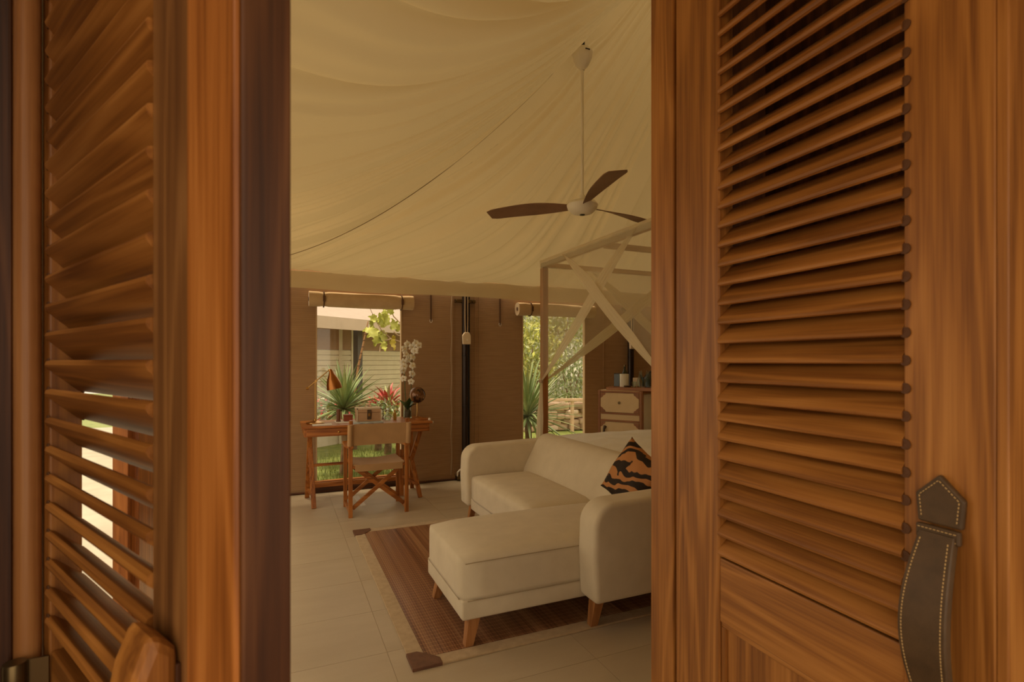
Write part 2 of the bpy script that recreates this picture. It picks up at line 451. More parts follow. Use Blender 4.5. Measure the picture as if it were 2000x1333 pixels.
# windows
def window(n, x0, x1, z0, z1, parentless=True, along='x', at=YB, frame='blind_canvas', w=.012):
    if along == 'x': P = lambda a, y, z: (a, at+y, z)
    else: P = lambda a, y, z: (at-y, a, z)
    mid = P((x0+x1)/2, .02, z0)
    t = thing('window_%d' % n, None, None, mid, kind='structure')
    for a, b, c, d in ((x0, x0+w, z0, z1), (x1-w, x1, z0, z1), (x0, x1, z1-w, z1), (x0, x1, z0, z0+w)):
        MB().span(P(a, -.006, c), P(b, .045, d)).build('window_frame', frame, t, bevel=.002)
    MB().span(P(x0+w, .018, z0+w), P(x1-w, .022, z1-w)).build('pane', 'window_glass', t)
    return t
w1 = window(1, *W1); w2 = window(2, *W2)
MB().span((W1[0]-.02, YB-.035, .06), (W1[1]+.02, YB+.02, .125)).build('window_sill', 'warm_x', w1, bevel=.006)
MB().span((W1[0]-.02, YB-.012, .0), (W1[1]+.02, YB-.002, .06)).build('sill_board', 'dark_x', w1)
MB().span((W2[0]-.02, YB-.035, .06), (W2[1]+.02, YB+.02, .125)).build('window_sill', 'warm_x', w2, bevel=.006)
for n, (a, b, c, d) in ((3, WL[0]), (4, WL[1])):
    w = window(n, a, b, c, d, along='y', at=XL, frame='warm_z', w=.06)
MB().span((XL-.045, 2.60, .0), (XL+.03, 2.95, 2.1)).build('mullion', 'warm_z', w, bevel=.005)
# doorway frame
def jamb(n, x0, x1, y0, y1, material='teak_z'):
    return structure(MB().span((x0, y0, -.01), (x1, y1, DZ+.07)).build('trim_%d' % n, material, bevel=.004))
jamb(1, .955, 1.035, YF-.088, YF+.005)
jamb(6, .972, 1.035, YF-.118, YF-.088, 'dark_z')  # dark filler behind the hinge gap, its colour standing in for shade
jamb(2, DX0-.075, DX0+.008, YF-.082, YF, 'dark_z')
structure(MB().span((DX0-.075, YF-.115, DZ+.005), (DX1+.075, YF, DZ+.075)).build('trim_3', 'teak_x', bevel=.004))
tb = structure(MB().tube([(DX0+.001, YF-.112, 0), (DX0+.001, YF-.112, 1.2), (DX0+.001, YF-.112, DZ)], .0175, 14).build('trim_4', 'leg_z', smooth=True))
structure(MB().span((DX0-.30, YF-.125, 0), (DX0-.014, YF-.095, DZ+.07)).build('trim_5', 'dark_z', bevel=.004))
# ------------------------------------------------------------------ louvred door leaves
def leaf(n, hinge, ang, flip, LW, free_w, hinge_w, hh, first):
    """local x runs from the hinge to the free edge, local z up, faces at y=0 and y=side*T"""
    T = .042
    t = thing('door_%d' % n, None, None, (hinge[0], hinge[1], .012), ang, kind='structure')
    y0, y1 = 0, T
    top = 2.42
    def part(a, b, z0, z1, name, m, dy0=0, dy1=0, bev=.003):
        return MB().span((a, y0+dy0, z0), (b, y1+dy1, z1)).build(name, m, t, bevel=bev, local=True)
    part(.0, hinge_w, 0, top, 'stile', 'teak_z'); part(LW-free_w, LW, 0, top, 'stile', 'teak_z' if flip > 0 else 'brown_z')
    a, b = hinge_w, LW-free_w
    RT, RB = .876, .726
    part(a, b, RB, RT, 'rail', 'teak_x', .002, -.002); part(a, b, 0, .20, 'rail', 'teak_x', .002, -.002); part(a, b, top-.10, top, 'rail', 'teak_x', .002, -.002)
    part(a+.004, b-.004, .20, RB, 'panel', 'teak_z', .013, -.013)
    for z0, z1 in ((.20, .212), (RB-.012, RB)): part(a, b, z0, z1, 'bead', 'teak_x', .006, -.006, .002)
    for q in (a, b-.012): part(q, q+.012, .212, RB-.012, 'bead', 'teak_z', .006, -.006, .002)
    # slats: the side that faced the room is the lower one
    P = .0452; nz = int((top-.10-RT-.01)/P)
    tilt = math.radians(43)
    inn = 1 if flip > 0 else -1      # direction (local y) of the face with the HIGH edge
    sec = []
    hw, ht = .0345, .0072
    for k in range(5): an = -PI/2+PI*k/4; sec.append((hw-ht+ht*math.cos(an)*1.0, ht*math.sin(an)))
    for k in range(5): an = PI/2+PI*k/4; sec.append((-hw+ht+ht*math.cos(an), ht*math.sin(an)))
    ym = (y0+y1)/2
    def fn(p, q, d):
        yy = p*math.cos(tilt)-q*math.sin(tilt); zz = p*math.sin(tilt)+q*math.cos(tilt)
        return Vector((d, yy*inn, zz))
    sm = MB().prism(sec, fn, a+.0005, b-.0005).mesh('slat', smooth=True); sm.materials.append(MATS['teak_x'])
    kn = MB(); kn.lathe([(.0, -.0), (.0088, 0), (.0088, .0016), (.0, .0024)], (0, 0, 0), 12, Matrix.Rotation(PI/2*inn, 3, 'X'), cap=False)
    km = kn.mesh('slat_socket', smooth=True); km.materials.append(MATS['socket'])
    for i in range(nz):
        z = RT+.032+i*P
        inst(sm, 'slat', t, Matrix.Translation((0, ym, z)) @ Matrix.Rotation(math.radians(random.uniform(-.7, .7)), 4, 'X'))
        yl = y0-.0005 if inn > 0 else y1+.0005
        yh = y1+.0005 if inn > 0 else y0-.0005
        for xx in ((b+.003,) if flip > 0 else (a-.002,)):
            inst(km, 'slat_socket', t, Matrix.Translation((xx, yl, z-.020)))
            inst(km, 'slat_socket', t, Matrix.Translation((xx, yh, z+.020)) @ Matrix.Rotation(PI, 4, 'Z'))
    return t, y0, y1
# right leaf: opened square to the wall; local x points to the viewer
a2 = math.radians(2.75)
dir2 = Vector((-math.sin(a2), -math.cos(a2)))
d2, y0, y1 = leaf(2, (.954, 1.10), math.atan2(dir2.y, dir2.x), 1, .695, .124, .157, 0, 0)
# (its visible face is the one at local y = 0 -> towards -X)
MB().span((.695, .0, 0), (.709, .075, 2.42)).build('rebate_strip', 'teak_z', d2, bevel=.002, local=True)
MB().span((.0, .006, .10), (.0, .03, .2)).build('hinge_plate', 'dark_brass', d2, local=True)
dirl = Vector((math.sin(math.radians(27.85)), -math.cos(math.radians(27.85))))
hl = Vector((-.030, .486))-dirl*.700
d1, z0_, z1_ = leaf(1, (hl.x, hl.y), math.atan2(dirl.y, dirl.x), -1, .700, .200, .045, 0, 0)
# thicker meeting strip on the outer face, near the free edge (outer face is local y = 0)
MB().span((.700-.100, -.004, 0), (.7, .002, 2.42)).build('meeting_strip', 'warm_z', d1, bevel=.004, local=True)
MB().span((.700, .0, 0), (.7045, .042, 2.42)).build('shaded_edge_strip', 'dark_z', d1, bevel=.002, local=True)  # free edge coloured dark for the shade on its room-facing side
# hinge knuckles
hg = MB(); hx, hy = -.374, 1.052
for z in (.66,):
    for k in range(3): hg.lathe([(.0, 0), (.014, 0), (.0155, .003), (.0155, .071), (.014, .074), (0, .074)], (hx, hy, z+k*.0765), 16)
H_ = thing('door_hinge', 'dark brass barrel hinge on the frame of the louvred door', 'hinge', (hx, hy, .66))
for k in range(3):
    MB().lathe([(.0, 0), (.014, 0), (.0155, .003), (.0155, .071), (.014, .074), (0, .074)], (hx, hy, .66+k*.0765), 16).build('knuckle', 'dark_brass', H_, smooth=True)
MB().span((hx+.010, hy+.004, .66), (hx+.040, hy+.008, .886)).build('hinge_plate', 'dark_brass', H_)
# leather pull on the right leaf (local x along leaf, protruding to local -y)
hd = thing('pull_handle', 'dark brown stitched leather pull handle on the louvred door', 'handle', (.954+dir2.x*.628, 1.10+dir2.y*.628, .95), math.atan2(dir2.y, dir2.x))
def strap_pts(zf): # protrusion and half width along the grip, zf 0..1
    return .010+.036*math.sin(PI*zf), .024+.009*math.sin(PI*zf)
for sgn, nm in ((1, 'mount'), (-1, 'mount')):
    zc = 0
    poly = [(-.030, .152), (.030, .152), (.034, .195), (.0, .229), (-.034, .195)]
    poly = [(x, z*sgn) for x, z in poly]
    mt = MB().prism(poly, lambda a, b, d: Vector((a, d, b)), -.010, -.0005).build('mount', 'leather', hd, bevel=.003, local=True)
    st = MB(); pp = [(x*.80, (.188+(abs(z)-.188)*.78)*sgn) for x, z in poly]
    for i in range(5):
        p, q = Vector(pp[i]), Vector(pp[(i+1) % 5]); L = (q-p).length; n = max(3, int(L/.0052))
        if i == 0: continue
        for k in range(n):
            u_, v_ = p.lerp(q, (k+.15)/n), p.lerp(q, (k+.72)/n)
            st.bar((u_.x, -.0106, u_.y), (v_.x, -.0106, v_.y), .0012, .0012)
    st.build('stitching', 'stitch', mt, local=True)['kind'] = 'stuff'
    bd = MB().span((-.030, -.0155, min(.128*sgn, .150*sgn)), (.030, -.006, max(.128*sgn, .150*sgn))).build('band', 'leather', hd, bevel=.003, local=True)
    st = MB()
    for zz in (.133, .145):
        for k in range(10): st.bar((-.026+k*.0054, -.0160, zz*sgn), (-.026+k*.0054+.0032, -.0160, zz*sgn), .0012, .0012)
    st.build('stitching', 'stitch', bd, local=True)['kind'] = 'stuff'
gv = []
def grip(a, b):
    zf = b; pr, hw = strap_pts(zf); an = a*2*PI
    return Vector((hw*max(-1, min(1, 1.35*math.cos(an))), -pr+.0075*max(-1, min(1, 1.5*math.sin(an))), -.140+.28*zf))
gp = MB().grid(grip, 24, 30).build('grip', 'leather', hd, smooth=True, local=True)
st = MB()
for sx in (-1, 1):
    for k in range(52):
        ps = []
        for q in (k+.1, k+.7):
            zf = .03+.94*q/52; pr, hw = strap_pts(zf); ps.append((sx*(hw-.006), -pr-.0078, -.140+.28*zf))
        st.bar(ps[0], ps[1], .0014, .0012)
st.build('stitching', 'stitch', gp, local=True)['kind'] = 'stuff'
# wooden pull on the outer face of the left leaf
wp = thing('wooden_pull', 'chunky brown wooden pull handle on outer face of louvred door', 'handle', (hl.x+dirl.x*.50, hl.y+dirl.y*.50, .70), math.atan2(dirl.y, dirl.x))
prof = [(y_+.042, z_) for y_, z_ in [(-.043, .375), (-.066, .395), (-.080, .36), (-.105, .24), (-.112, .12), (-.104, .0), (-.078, -.10), (-.043, -.12)]]
MB().prism(prof, lambda a, b, d: Vector((d, a, b)), .012, .078).build('grip', 'teak_z', wp, bevel=.010, seg=2, local=True)
MB().span((.012, -.0045, -.16), (.078, 0, .36)).build('back_plate', 'dark_z', wp, bevel=.001, local=True)
# ================================================================== FURNITURE
# ------------------------------------------------------------------ rug
RX0, RX1, RY0, RY1 = .53, 2.385, 2.275, 4.34
rg = thing('bamboo_rug', 'reddish brown bamboo slat rug with beige cloth border and leather corners', 'rug', ((RX0+RX1)/2, (RY0+RY1)/2, 0))
BW = .075
mb = MB(); n = 140; step = (RX1-RX0-2*BW)/n
for i in range(n):
    x = RX0+BW+i*step; mb.span((x+.0006, RY0+BW-.004, .002), (x+step-.0006, RY1-BW+.004, .0085+random.uniform(-.0007, .0009)))
mb.build('slats', 'rug_cane', rg)['kind'] = 'stuff'
MB().span((RX0+.01, RY0+.01, .0005), (RX1-.01, RY1-.01, .003)).build('backing', 'strap', rg)
for a, b in (((RX0, RY0), (RX0+BW, RY1)), ((RX1-BW, RY0), (RX1, RY1)), ((RX0+BW, RY0), (RX1-BW, RY0+BW)), ((RX0+BW, RY1-BW), (RX1-BW, RY1))):
    MB().span((*a, .0), (*b, .011)).build('border', 'rug_border', rg, bevel=.003)
for cx, cy, sx, sy in ((RX0, RY0, 1, 1), (RX0, RY1, 1, -1), (RX1, RY0, -1, 1), (RX1, RY1, -1, -1)):
    poly = [(0, 0), (.135, 0), (.135, .05), (.11, .08), (.08, .11), (.05, .135), (0, .135)]
    MB().prism([(cx+sx*(p-.003), cy+sy*(q-.003)) for p, q in poly], lambda a, b, d: Vector((a, b, d)), .0, .0145)  .build('corner_patch', 'patch', rg, bevel=.002)
# ------------------------------------------------------------------ sofa
sf = thing('chaise_sofa', 'cream upholstered corner sofa with chaise and tapered wooden legs', 'sofa', (1.6, 3.3, 0))
def cushion(a, b, name, bev=.05, crown=.02, seg=5):
    a, b = Vector(a), Vector(b); c = (a+b)/2; h = (b-a)/2
    mb = MB()
    for ax in range(3):
        pass
    nx, ny, nz = 14, 14, 6
    bm = bmesh.new(); bmesh.ops.create_cube(bm, size=2)
    bmesh.ops.scale(bm, vec=h, verts=bm.verts)
    bmesh.ops.subdivide_edges(bm, edges=bm.edges, cuts=9, use_grid_fill=True)
    r = bev
    for v in bm.verts:
        p = v.co.copy(); q = Vector([max(-h[i]+r, min(h[i]-r, p[i])) for i in range(3)])
        if p.z < -h.z+r: q.z = p.z
        d = p-q
        if d.length > 1e-6: p = q+d.normalized()*min(r, max(abs(d.x), abs(d.y), abs(d.z)))
        fx, fy = 1-(p.x/h.x)**2, 1-(p.y/h.y)**2
        if p.z > 0: p.z += crown*max(0, fx)**.6*max(0, fy)**.6*(p.z/h.z)
        v.co = p
    for f in bm.faces: f.smooth = True
    me = D.meshes.new(name); bm.to_mesh(me); bm.free()
    me.transform(ROOT[sf.name].inverted() @ Matrix.Translation(c)); me.materials.append(MATS['sofa_fabric'])
    o = D.objects.new(name, me); COL.objects.link(o); o.parent = sf; ROOT[o.name] = ROOT[sf.name]
    return o
LEG = .14; SB = .235
SY0, SY1, SY2, SY3 = 2.335, 2.965, 4.10, 4.27     # near arm inside, chaise inside edge, far arm inside/outside
MB().span((.774, SY0+.003, LEG), (2.30, SY1, SB)).build('base', 'sofa_fabric', sf, bevel=.012, seg=3, smooth=True)
MB().span((1.43, SY1, LEG), (2.30, SY2, SB)).build('base', 'sofa_fabric', sf, bevel=.012, seg=3, smooth=True)
cushion((.770, SY0, SB-.004), (1.98, SY1+.01, .435), 'chaise_cushion', .045, .028)
cushion((1.42, SY1+.012, SB-.004), (1.98, SY2, .425), 'seat_cushion', .045, .02)
# the upright back: leaning slab, rounded over the top
def back_poly():
    pts = [(1.885, .36), (1.91, .45), (2.02, .66), (2.05, .70), (2.09, .722), (2.14, .728), (2.19, .715), (2.225, .68), (2.29, .40), (2.31, .16), (1.93, .16)]
    return pts
MB().prism(back_poly(), lambda a, b, d: Vector((a, d, b)), SY0+.02, SY2-.002).build('backrest', 'sofa_fabric', sf, bevel=.012, seg=3, smooth=True)
def arm(y0, y1, name):
    R = .12; pts = [(1.400, .165), (1.390, .40)]
    for k in range(9):
        an = PI-PI/2*k/8; pts.append((1.395+R+R*math.cos(an), .655-R+R*math.sin(an)))
    pts += [(2.10, .668), (2.22, .66), (2.27, .62), (2.31, .40), (2.31, .165)]
    MB().prism(pts, lambda a, b, d: Vector((a, d, b)), y0, y1).build(name, 'sofa_fabric', sf, bevel=.026, seg=5, smooth=True)
arm(2.175, SY0+.003, 'armrest'); arm(SY2-.003, SY3, 'armrest')
def sleg(x, y, top, dx, dy, zz=0):
    mb = MB(); a, b = .030, .020
    vs = [(x+sx*b, y+sy*b, zz) for sx, sy in ((-1, -1), (1, -1), (1, 1), (-1, 1))]+[(x-dx+sx*a, y-dy+sy*a, top) for sx, sy in ((-1, -1), (1, -1), (1, 1), (-1, 1))]
    mb.add(vs, [(3, 2, 1, 0), (4, 5, 6, 7), (0, 1, 5, 4), (1, 2, 6, 5), (2, 3, 7, 6), (3, 0, 4, 7)])
    mb.build('leg', 'leg_z', sf, bevel=.002)
sleg(.815, 2.375, LEG+.01, -.03, -.012, .008); sleg(.815, 2.93, LEG+.01, -.035, .02, .008)
sleg(1.455, 2.298, .18, -.012, .03, .0105); sleg(1.47, 4.23, .18, -.03, .02, .008); sleg(2.24, 2.298, .18, .02, .03, .0105); sleg(2.24, 4.20, .18, .02, .01, .008)
# piping seams along cushion edges
def seam(pts, parent=sf): MB().tube(pts, .0024, 5).build('piping', 'piping', parent, smooth=True)
seam([(.79, SY0+.004, .405), (.83, SY0-.0005, .408), (1.1, SY0-.0005, .410), (1.40, SY0-.0005, .410)])
seam([(.770, SY0+.04, SB-.004), (.770, SY1-.02, SB-.004)]); seam([(.80, SY0-.0, SB-.004), (1.40, SY0-.0, SB-.004)])
# ------------------------------------------------------------------ tiger cushion on the sofa
def pillow(name, size, thick, material, label, cat, loc, rot, spin):
    mb = MB(); n = 20; vs = []
    def P(a, b, s):
        x, z = a*2-1, b*2-1
        pinch = 1-.10*(1-x*x)*1-.0
        X = x*(1-.09*(1-z*z)); Z = z*(1-.09*(1-x*x))
        t = max(0, (1-x*x)*(1-z*z))**.42
        return Vector((X*size/2, s*t*thick/2+.004*math.sin(9*X+5*Z), Z*size/2))
    mb.grid(lambda a, b: P(a, b, 1), n, n); mb.grid(lambda a, b: P(a, b, -1), n, n)
    me = mb.mesh(name, smooth=True)
    bm = bmesh.new(); bm.from_mesh(me); bmesh.ops.remove_doubles(bm, verts=bm.verts, dist=.0005); bmesh.ops.recalc_face_normals(bm, faces=bm.faces); bm.to_mesh(me); bm.free()
    me.transform(Matrix.Rotation(spin, 4, 'Y')); me.materials.append(MATS[material]); o = D.objects.new(name, me); COL.objects.link(o)
    o.location = loc; o.rotation_euler = rot; ROOT[o.name] = Matrix.Identity(4)
    return tag(o, label, cat)
pillow('throw_pillow', .37, .17, 'tiger', 'black and orange tiger striped throw pillow on the cream sofa', 'cushion', (1.918, 2.578, .660), (math.radians(-20), 0, math.radians(-80)), math.radians(24))
# ------------------------------------------------------------------ bed with canopy frame
BX0, BX1, BY0, BY1 = 2.44, 4.62, 2.72, 4.75
bd = thing('four_poster_bed', 'wooden four poster bed frame with square canopy rails', 'bed', ((BX0+BX1)/2, (BY0+BY1)/2, 0))
PW = .062; ZT = 2.325
for x in (BX0, BX1):
    for y in (BY0, BY1):
        MB().span((x-PW/2, y-PW/2, 0), (x+PW/2, y+PW/2, ZT-.03)).build('post', 'leg_z', bd, bevel=.004)
def rail(a, b, name='canopy_rail', w=.045, h=.045): MB().bar(a, b, w, h).build(name, 'pale_x', bd, bevel=.003)
for y in (BY0, BY1): rail((BX0-.0225, y, ZT), (BX1+.0225, y, ZT))
for x in (BX0, BX1): rail((x, BY0+.025, ZT), (x, BY1-.025, ZT))
rail((BX0+.025, 3.70, ZT-.01), (BX1-.025, 3.70, ZT-.01), 'cross_rail')
for a, b in (((BX0+.04, BY0+.03), (BX1-.04, BY0+.07)), ((BX0+.04, BY1-.07), (BX1-.04, BY1-.03)), ((BX0+.0, BY0+.04), (BX0+.03, BY1-.04)), ((BX1-.03, BY0+.04), (BX1, BY1-.04))):
    MB().span((*a, .20), (*b, .34)).build('side_rail', 'warm_x', bd, bevel=.003)
def linen():
    a, b = Vector((BX0+.06, BY0+.09, .33)), Vector((BX1-.06, BY1-.09, .60))
    mb = MB()
    def P(i, j):
        x = a.x+(b.x-a.x)*i; y = a.y+(b.y-a.y)*j
        e = min(i, 1-i)*(b.x-a.x); f = min(j, 1-j)*(b.y-a.y); d = min(e, f)
        z = b.z+.045*min(1, d/.25)**.5 + .004*math.sin(y*26+x*3)+.003*math.sin(x*19)
        return Vector((x, y, z))
    mb.grid(P, 60, 60)
    n = 61
    edge = [i for i in range(n)]+[j*n+n-1 for j in range(1, n)]+[(n-1)*n+i for i in range(n-2, -1, -1)]+[j*n for j in range(n-2, 0, -1)]
    k = len(mb.v); L = len(edge)
    for q in edge: mb.v.append(Vector((mb.v[q].x, mb.v[q].y, a.z)))
    for i in range(L): mb.f.append([edge[i], edge[(i+1) % L], k+(i+1) % L, k+i])
    mb.f.append([k+i for i in range(L)])
    return mb
single(linen(), 'mattress', 'bed_linen', 'white striped linen mattress and bedspread on the four poster bed', 'mattress', ((BX0+BX1)/2, (BY0+BY1)/2, .33), smooth=True)
# ------------------------------------------------------------------ mosquito nets, gathered to the posts
def net(name, top0, top1, tie, label, nf, amp, off, sag=.10, tail=None, edge=True, tw=.052):
    """cloth hung from the rail between top0 and top1 and gathered at tie; off = direction the folds stand out"""
    t = thing(name, label, 'net', tie, group='sheer nets on the four poster bed')
    top0, top1, tie, off = Vector(top0), Vector(top1), Vector(tie), Vector(off)
    def S(a, b):
        p = top0.lerp(top1, a); q = tie+(top1-top0).normalized()*(a-.5)*.03
        r = p.lerp(q, b)
        r.z -= sag*math.sin(PI*b)*(.3+.7*a)*(p-q).length*.35*(1 if a > .15 else a/.15)
        r += off*(amp*math.sin(a*nf*2*PI+b*2)*(1-.75*b)+.006)
        return r
    MB().grid(S, 90, 26).build('sheer_panel', 'net', t, smooth=True)
    if edge:
        for k, (w0, w1) in enumerate(((0.0, .040), (.03, .085), (.07, .125))):
            def E(a, b):
                r = S(1-.0*k, b); d = (tie-top1).normalized(); nn = off.cross(d).normalized()
                if nn.z < 0: nn = -nn
                w = w0+(w1-w0)*a; g = .22+1.25*(1-b)+.12*math.sin(9*b+k)
                q_ = r+nn*w*g*min(1, b*3.5)+off*(.003+.0035*k+.0012*math.sin(a*12+b*5+k))
                q_.z = min(q_.z, top1.z)
                return q_
            MB().grid(E, 8, 26).build('hem_fold', 'net_fold', t, smooth=True)
    if tail:
        def T(a, b):
            p = tie.lerp(Vector(tail), b); an = (a-.5)*2
            w = .012+tw*min(1, b*3)
            ax = (top1-top0).normalized()
            return p+ax*an*w+off*(.016*math.sin(a*19)+.012)*(.4+.6*b)
        MB().grid(T, 40, 16).build('hanging_end', 'net_fold', t, smooth=True)
        MB().lathe([(.018, -.018), (.024, -.008), (.024, .008), (.018, .018)], tie+off*.012, 12).build('tie_cord', 'cable', t, smooth=True)
zt = ZT+.012; xo = BX0-.034; yo = BY1+.034
tieA = (xo, BY1-.02, 1.155)
net('mosquito_net', (xo, BY1, zt), (xo, 3.18, zt), tieA, 'sheer cream net gathered to the tall bed post beside window, swept from long rail', 9, .005, (-1, 0, 0), tail=(xo, BY1+.07, .03))
net('mosquito_net', (xo-.024, BY0, zt), (xo-.024, 4.25, zt), (xo-.024, BY0, 1.155), 'sheer cream net crossing over from the long rail towards the hidden post', 9, .005, (-1, 0, 0))
net('mosquito_net', (BX0, yo, zt), (4.2, yo, zt), (BX0+.02, yo, 1.15), 'sheer cream net swept from back rail to the bed post beside window', 9, .005, (0, 1, 0), tail=(BX0+.03, yo, .03), tw=.018)
net('mosquito_net', (BX1, yo+.024, zt), (3.0, yo+.024, zt), (BX1, yo+.024, 1.15), 'sheer cream net sloping down along back rail above the cream cabinet', 9, .005, (0, 1, 0))
# folded cloth over the rails
for nm, a, b in (('net_header', (BX0, BY0, ZT), (BX0, BY1+.03, ZT)),):
    single(MB().bar((BX0-.0275, BY0, ZT+.012), (BX0-.0275, BY1+.03, ZT+.012), .010, .07), nm, 'net_fold', 'flat cream cloth header folded over the long canopy rail', 'net', (BX0-.03, (BY0+BY1)/2, ZT-.03))
# ------------------------------------------------------------------ desk
DK = (.18, 1.39, 5.125, 5.66, .760)
ds = thing('trestle_desk', 'orange brown wooden trestle desk under the garden window', 'desk', ((DK[0]+DK[1])/2, (DK[2]+DK[3])/2, 0))
MB().span((DK[0], DK[2], DK[4]-.022), (DK[1], DK[3], DK[4])).build('desk_top', 'warm_x', ds, bevel=.004)
MB().span((DK[0]+.02, DK[2]+.012, DK[4]-.098), (DK[1]-.03, DK[3]-.012, DK[4]-.022)).build('apron', 'warm_x', ds, bevel=.003)
for x0, x1 in ((DK[0]+.04, .78), (.79, DK[1]-.05)):
    dr = MB().span((x0, DK[2]+.006, DK[4]-.092), (x1, DK[2]+.013, DK[4]-.028)).build('drawer', 'warm_x', ds, bevel=.002)
    MB().lathe([(0, 0), (.008, 0), (.010, .012), (0, .016)], ((x0+x1)/2, DK[2]+.006, DK[4]-.06), 10, Matrix.Rotation(PI/2, 3, 'X')).build('knob', 'brass', dr, smooth=True)
def dleg(a, b, w=.042, d=.030): MB().bar(a, b, w, d, (0, 1, 0)).build('leg', 'warm_z' , ds, bevel=.003)
zt_ = DK[4]-.09
dleg((.285, 5.17, 0), (.255, 5.36, zt_)); dleg((.245, 5.62, 0), (.255, 5.26, zt_)); 
dleg((1.275, 5.17, 0), (1.215, 5.33, .40)); dleg((1.215, 5.31, .36), (1.285, 5.20, zt_)); dleg((1.12, 5.32, 0), (1.13, 5.36, .46)); dleg((1.29, 5.60, 0), (1.23, 5.40, zt_))
for a, b in (((.27, 5.28, .38), (1.23, 5.30, .38)), ((.25, 5.60, .13), (1.28, 5.58, .13)), ((.25, 5.26, .375), (.25, 5.44, .375)), ((.25, 5.58, .1), (.28, 5.2, .1)), ((1.13, 5.33, .20), (1.26, 5.2, .12))):
    MB().bar(a, b, .022, .026).build('stretcher', 'warm_x', ds, bevel=.002)
for z, y in ((.78, 0), (.745, -.0)):
    MB().lathe([(0, 0), (.012, .002), (.014, .012), (.010, .024), (0, .026)], (DK[1]-.012 if z > .77 else DK[1]+.011, DK[2]+.08-y if z > .77 else DK[2]+.06, DK[4]-.0 if z > .77 else DK[4]-.03), 12).build('white_knob', 'white_plastic', ds, smooth=True)
# ------------------------------------------------------------------ director chair
cx0, cx1, cyn, cyf = .545, 1.055, 4.74, 5.13
dc = thing('director_chair', 'folding wooden director chair with tan canvas seat and back at desk', 'chair', ((cx0+cx1)/2, (cyn+cyf)/2, 0))
ROOT[dc.name] = Matrix.Translation(Vector(((cx0+cx1)/2, (cyn+cyf)/2, 0)))
def cpart(a, b, w, d, name, m='warm_z', up=(0, 1, 0), bev=.003): return MB().bar(a, b, w, d, up).build(name, m, dc, bevel=bev)
for x in (cx0+.012, cx1-.012):
    cpart((x, cyn, 0), (x, cyn, .60), .034, .030, 'leg'); cpart((x, cyf, 0), (x, cyf, .60), .034, .030, 'leg')
    cpart((x, cyn, .58), (x, cyn-.035, .845), .030, .026, 'back_post')
    cpart((x, cyn+.01, .045), (x, cyf-.01, .045), .024, .030, 'foot_rail', up=(0, 0, 1))
    mb = MB(); pts = []
    for k in range(13):
        f = k/12; pts.append((x, cyn-.04+f*(cyf-cyn+.13), .615-.012*math.sin(PI*f)+(.0 if f < .8 else -.04*(f-.8)/.2)))
    vs = []
    for k, p in enumerate(pts):
        w = .022+.014*math.sin(PI*min(1, k/12*1.1)); vs += [(p[0]-w, p[1], p[2]+.011), (p[0]+w, p[1], p[2]+.011), (p[0]+w, p[1], p[2]-.011), (p[0]-w, p[1], p[2]-.011)]
    fs = [(k*4+q, k*4+(q+1) % 4, k*4+4+(q+1) % 4, k*4+4+q) for k in range(12) for q in range(4)]+[(3, 2, 1, 0), (48, 49, 50, 51)]
    mb.add(vs, fs).build('armrest', 'warm_y', dc, bevel=.004)
for y in (cyn+.012, cyf-.012):
    o = .018 if y < 5 else -.018
    cpart((cx0+.03, y, .075), (cx1-.05, y, .425), .034, .022, 'cross_brace', 'warm_x', (0, 1, 0)); cpart((cx1-.03, y+o, .075), (cx0+.05, y+o, .425), .034, .022, 'cross_brace', 'warm_x', (0, 1, 0))
for x in (cx0+.045, cx1-.045): cpart((x, cyn-.01, .435), (x, cyf+.02, .435), .034, .030, 'seat_rail', 'warm_y', (0, 0, 1))
def seat(a, b):
    x = cx0+.035+(cx1-cx0-.07)*a; y = cyn-.015+(cyf-cyn+.03)*b
    return Vector((x, y, .462-.022*math.sin(PI*a)))
mb = MB().grid(seat, 14, 8); k = len(mb.v); mb.v += [p-Vector((0, 0, .012)) for p in mb.v[:]]; mb.f += [[q+k for q in f][::-1] for f in mb.f[:]]
nn = 15
ed = [i for i in range(nn)]+[j*nn+nn-1 for j in range(1, 9)]+[8*nn+i for i in range(nn-2, -1, -1)]+[j*nn for j in range(7, 0, -1)]
mb.f += [[ed[i], ed[(i+1) % len(ed)], ed[(i+1) % len(ed)]+k, ed[i]+k] for i in range(len(ed))]
st_ = mb.build('seat', 'chair_canvas', dc, smooth=True)
MB().span((cx0+.05, cyn-.018, .395), (cx1-.05, cyn-.012, .455)).build('seat_skirt', 'chair_canvas', dc, bevel=.002)
def back(a, b):
    x = cx0-.006+(cx1-cx0+.012)*a; z = .625+.185*b
    return Vector((x, cyn-.022-.038*(z-.58)/.26-.016*math.sin(PI*a)*(-.6), z))
mb = MB().grid(back, 16, 6); k = len(mb.v); mb.v += [p+Vector((0, .010, 0)) for p in mb.v[:]]; mb.f += [[q+k for q in f][::-1] for f in mb.f[:]]
nn = 17; ed = [i for i in range(nn)]+[j*nn+nn-1 for j in range(1, 7)]+[6*nn+i for i in range(nn-2, -1, -1)]+[j*nn for j in range(5, 0, -1)]
mb.f += [[ed[i], ed[(i+1) % len(ed)], ed[(i+1) % len(ed)]+k, ed[i]+k] for i in range(len(ed))]
mb.build('backrest', 'chair_canvas', dc, smooth=True)
for x in (cx0+.004, cx1-.004): MB().tube([(x, cyn-.030, .625), (x, cyn-.058, .81)], .022, 10).build('back_sleeve', 'chair_canvas', dc, smooth=True)
MB().bar((cx0+.10, cyf-.05, .10), (cx0+.15, cyn+.2, .04), .05, .003).build('care_tag', 'paper', dc)
# ================================================================== THINGS ON THE DESK (top at z = .76)
DT = DK[4]
def at(u, Y): return onY(u, 700, Y).x
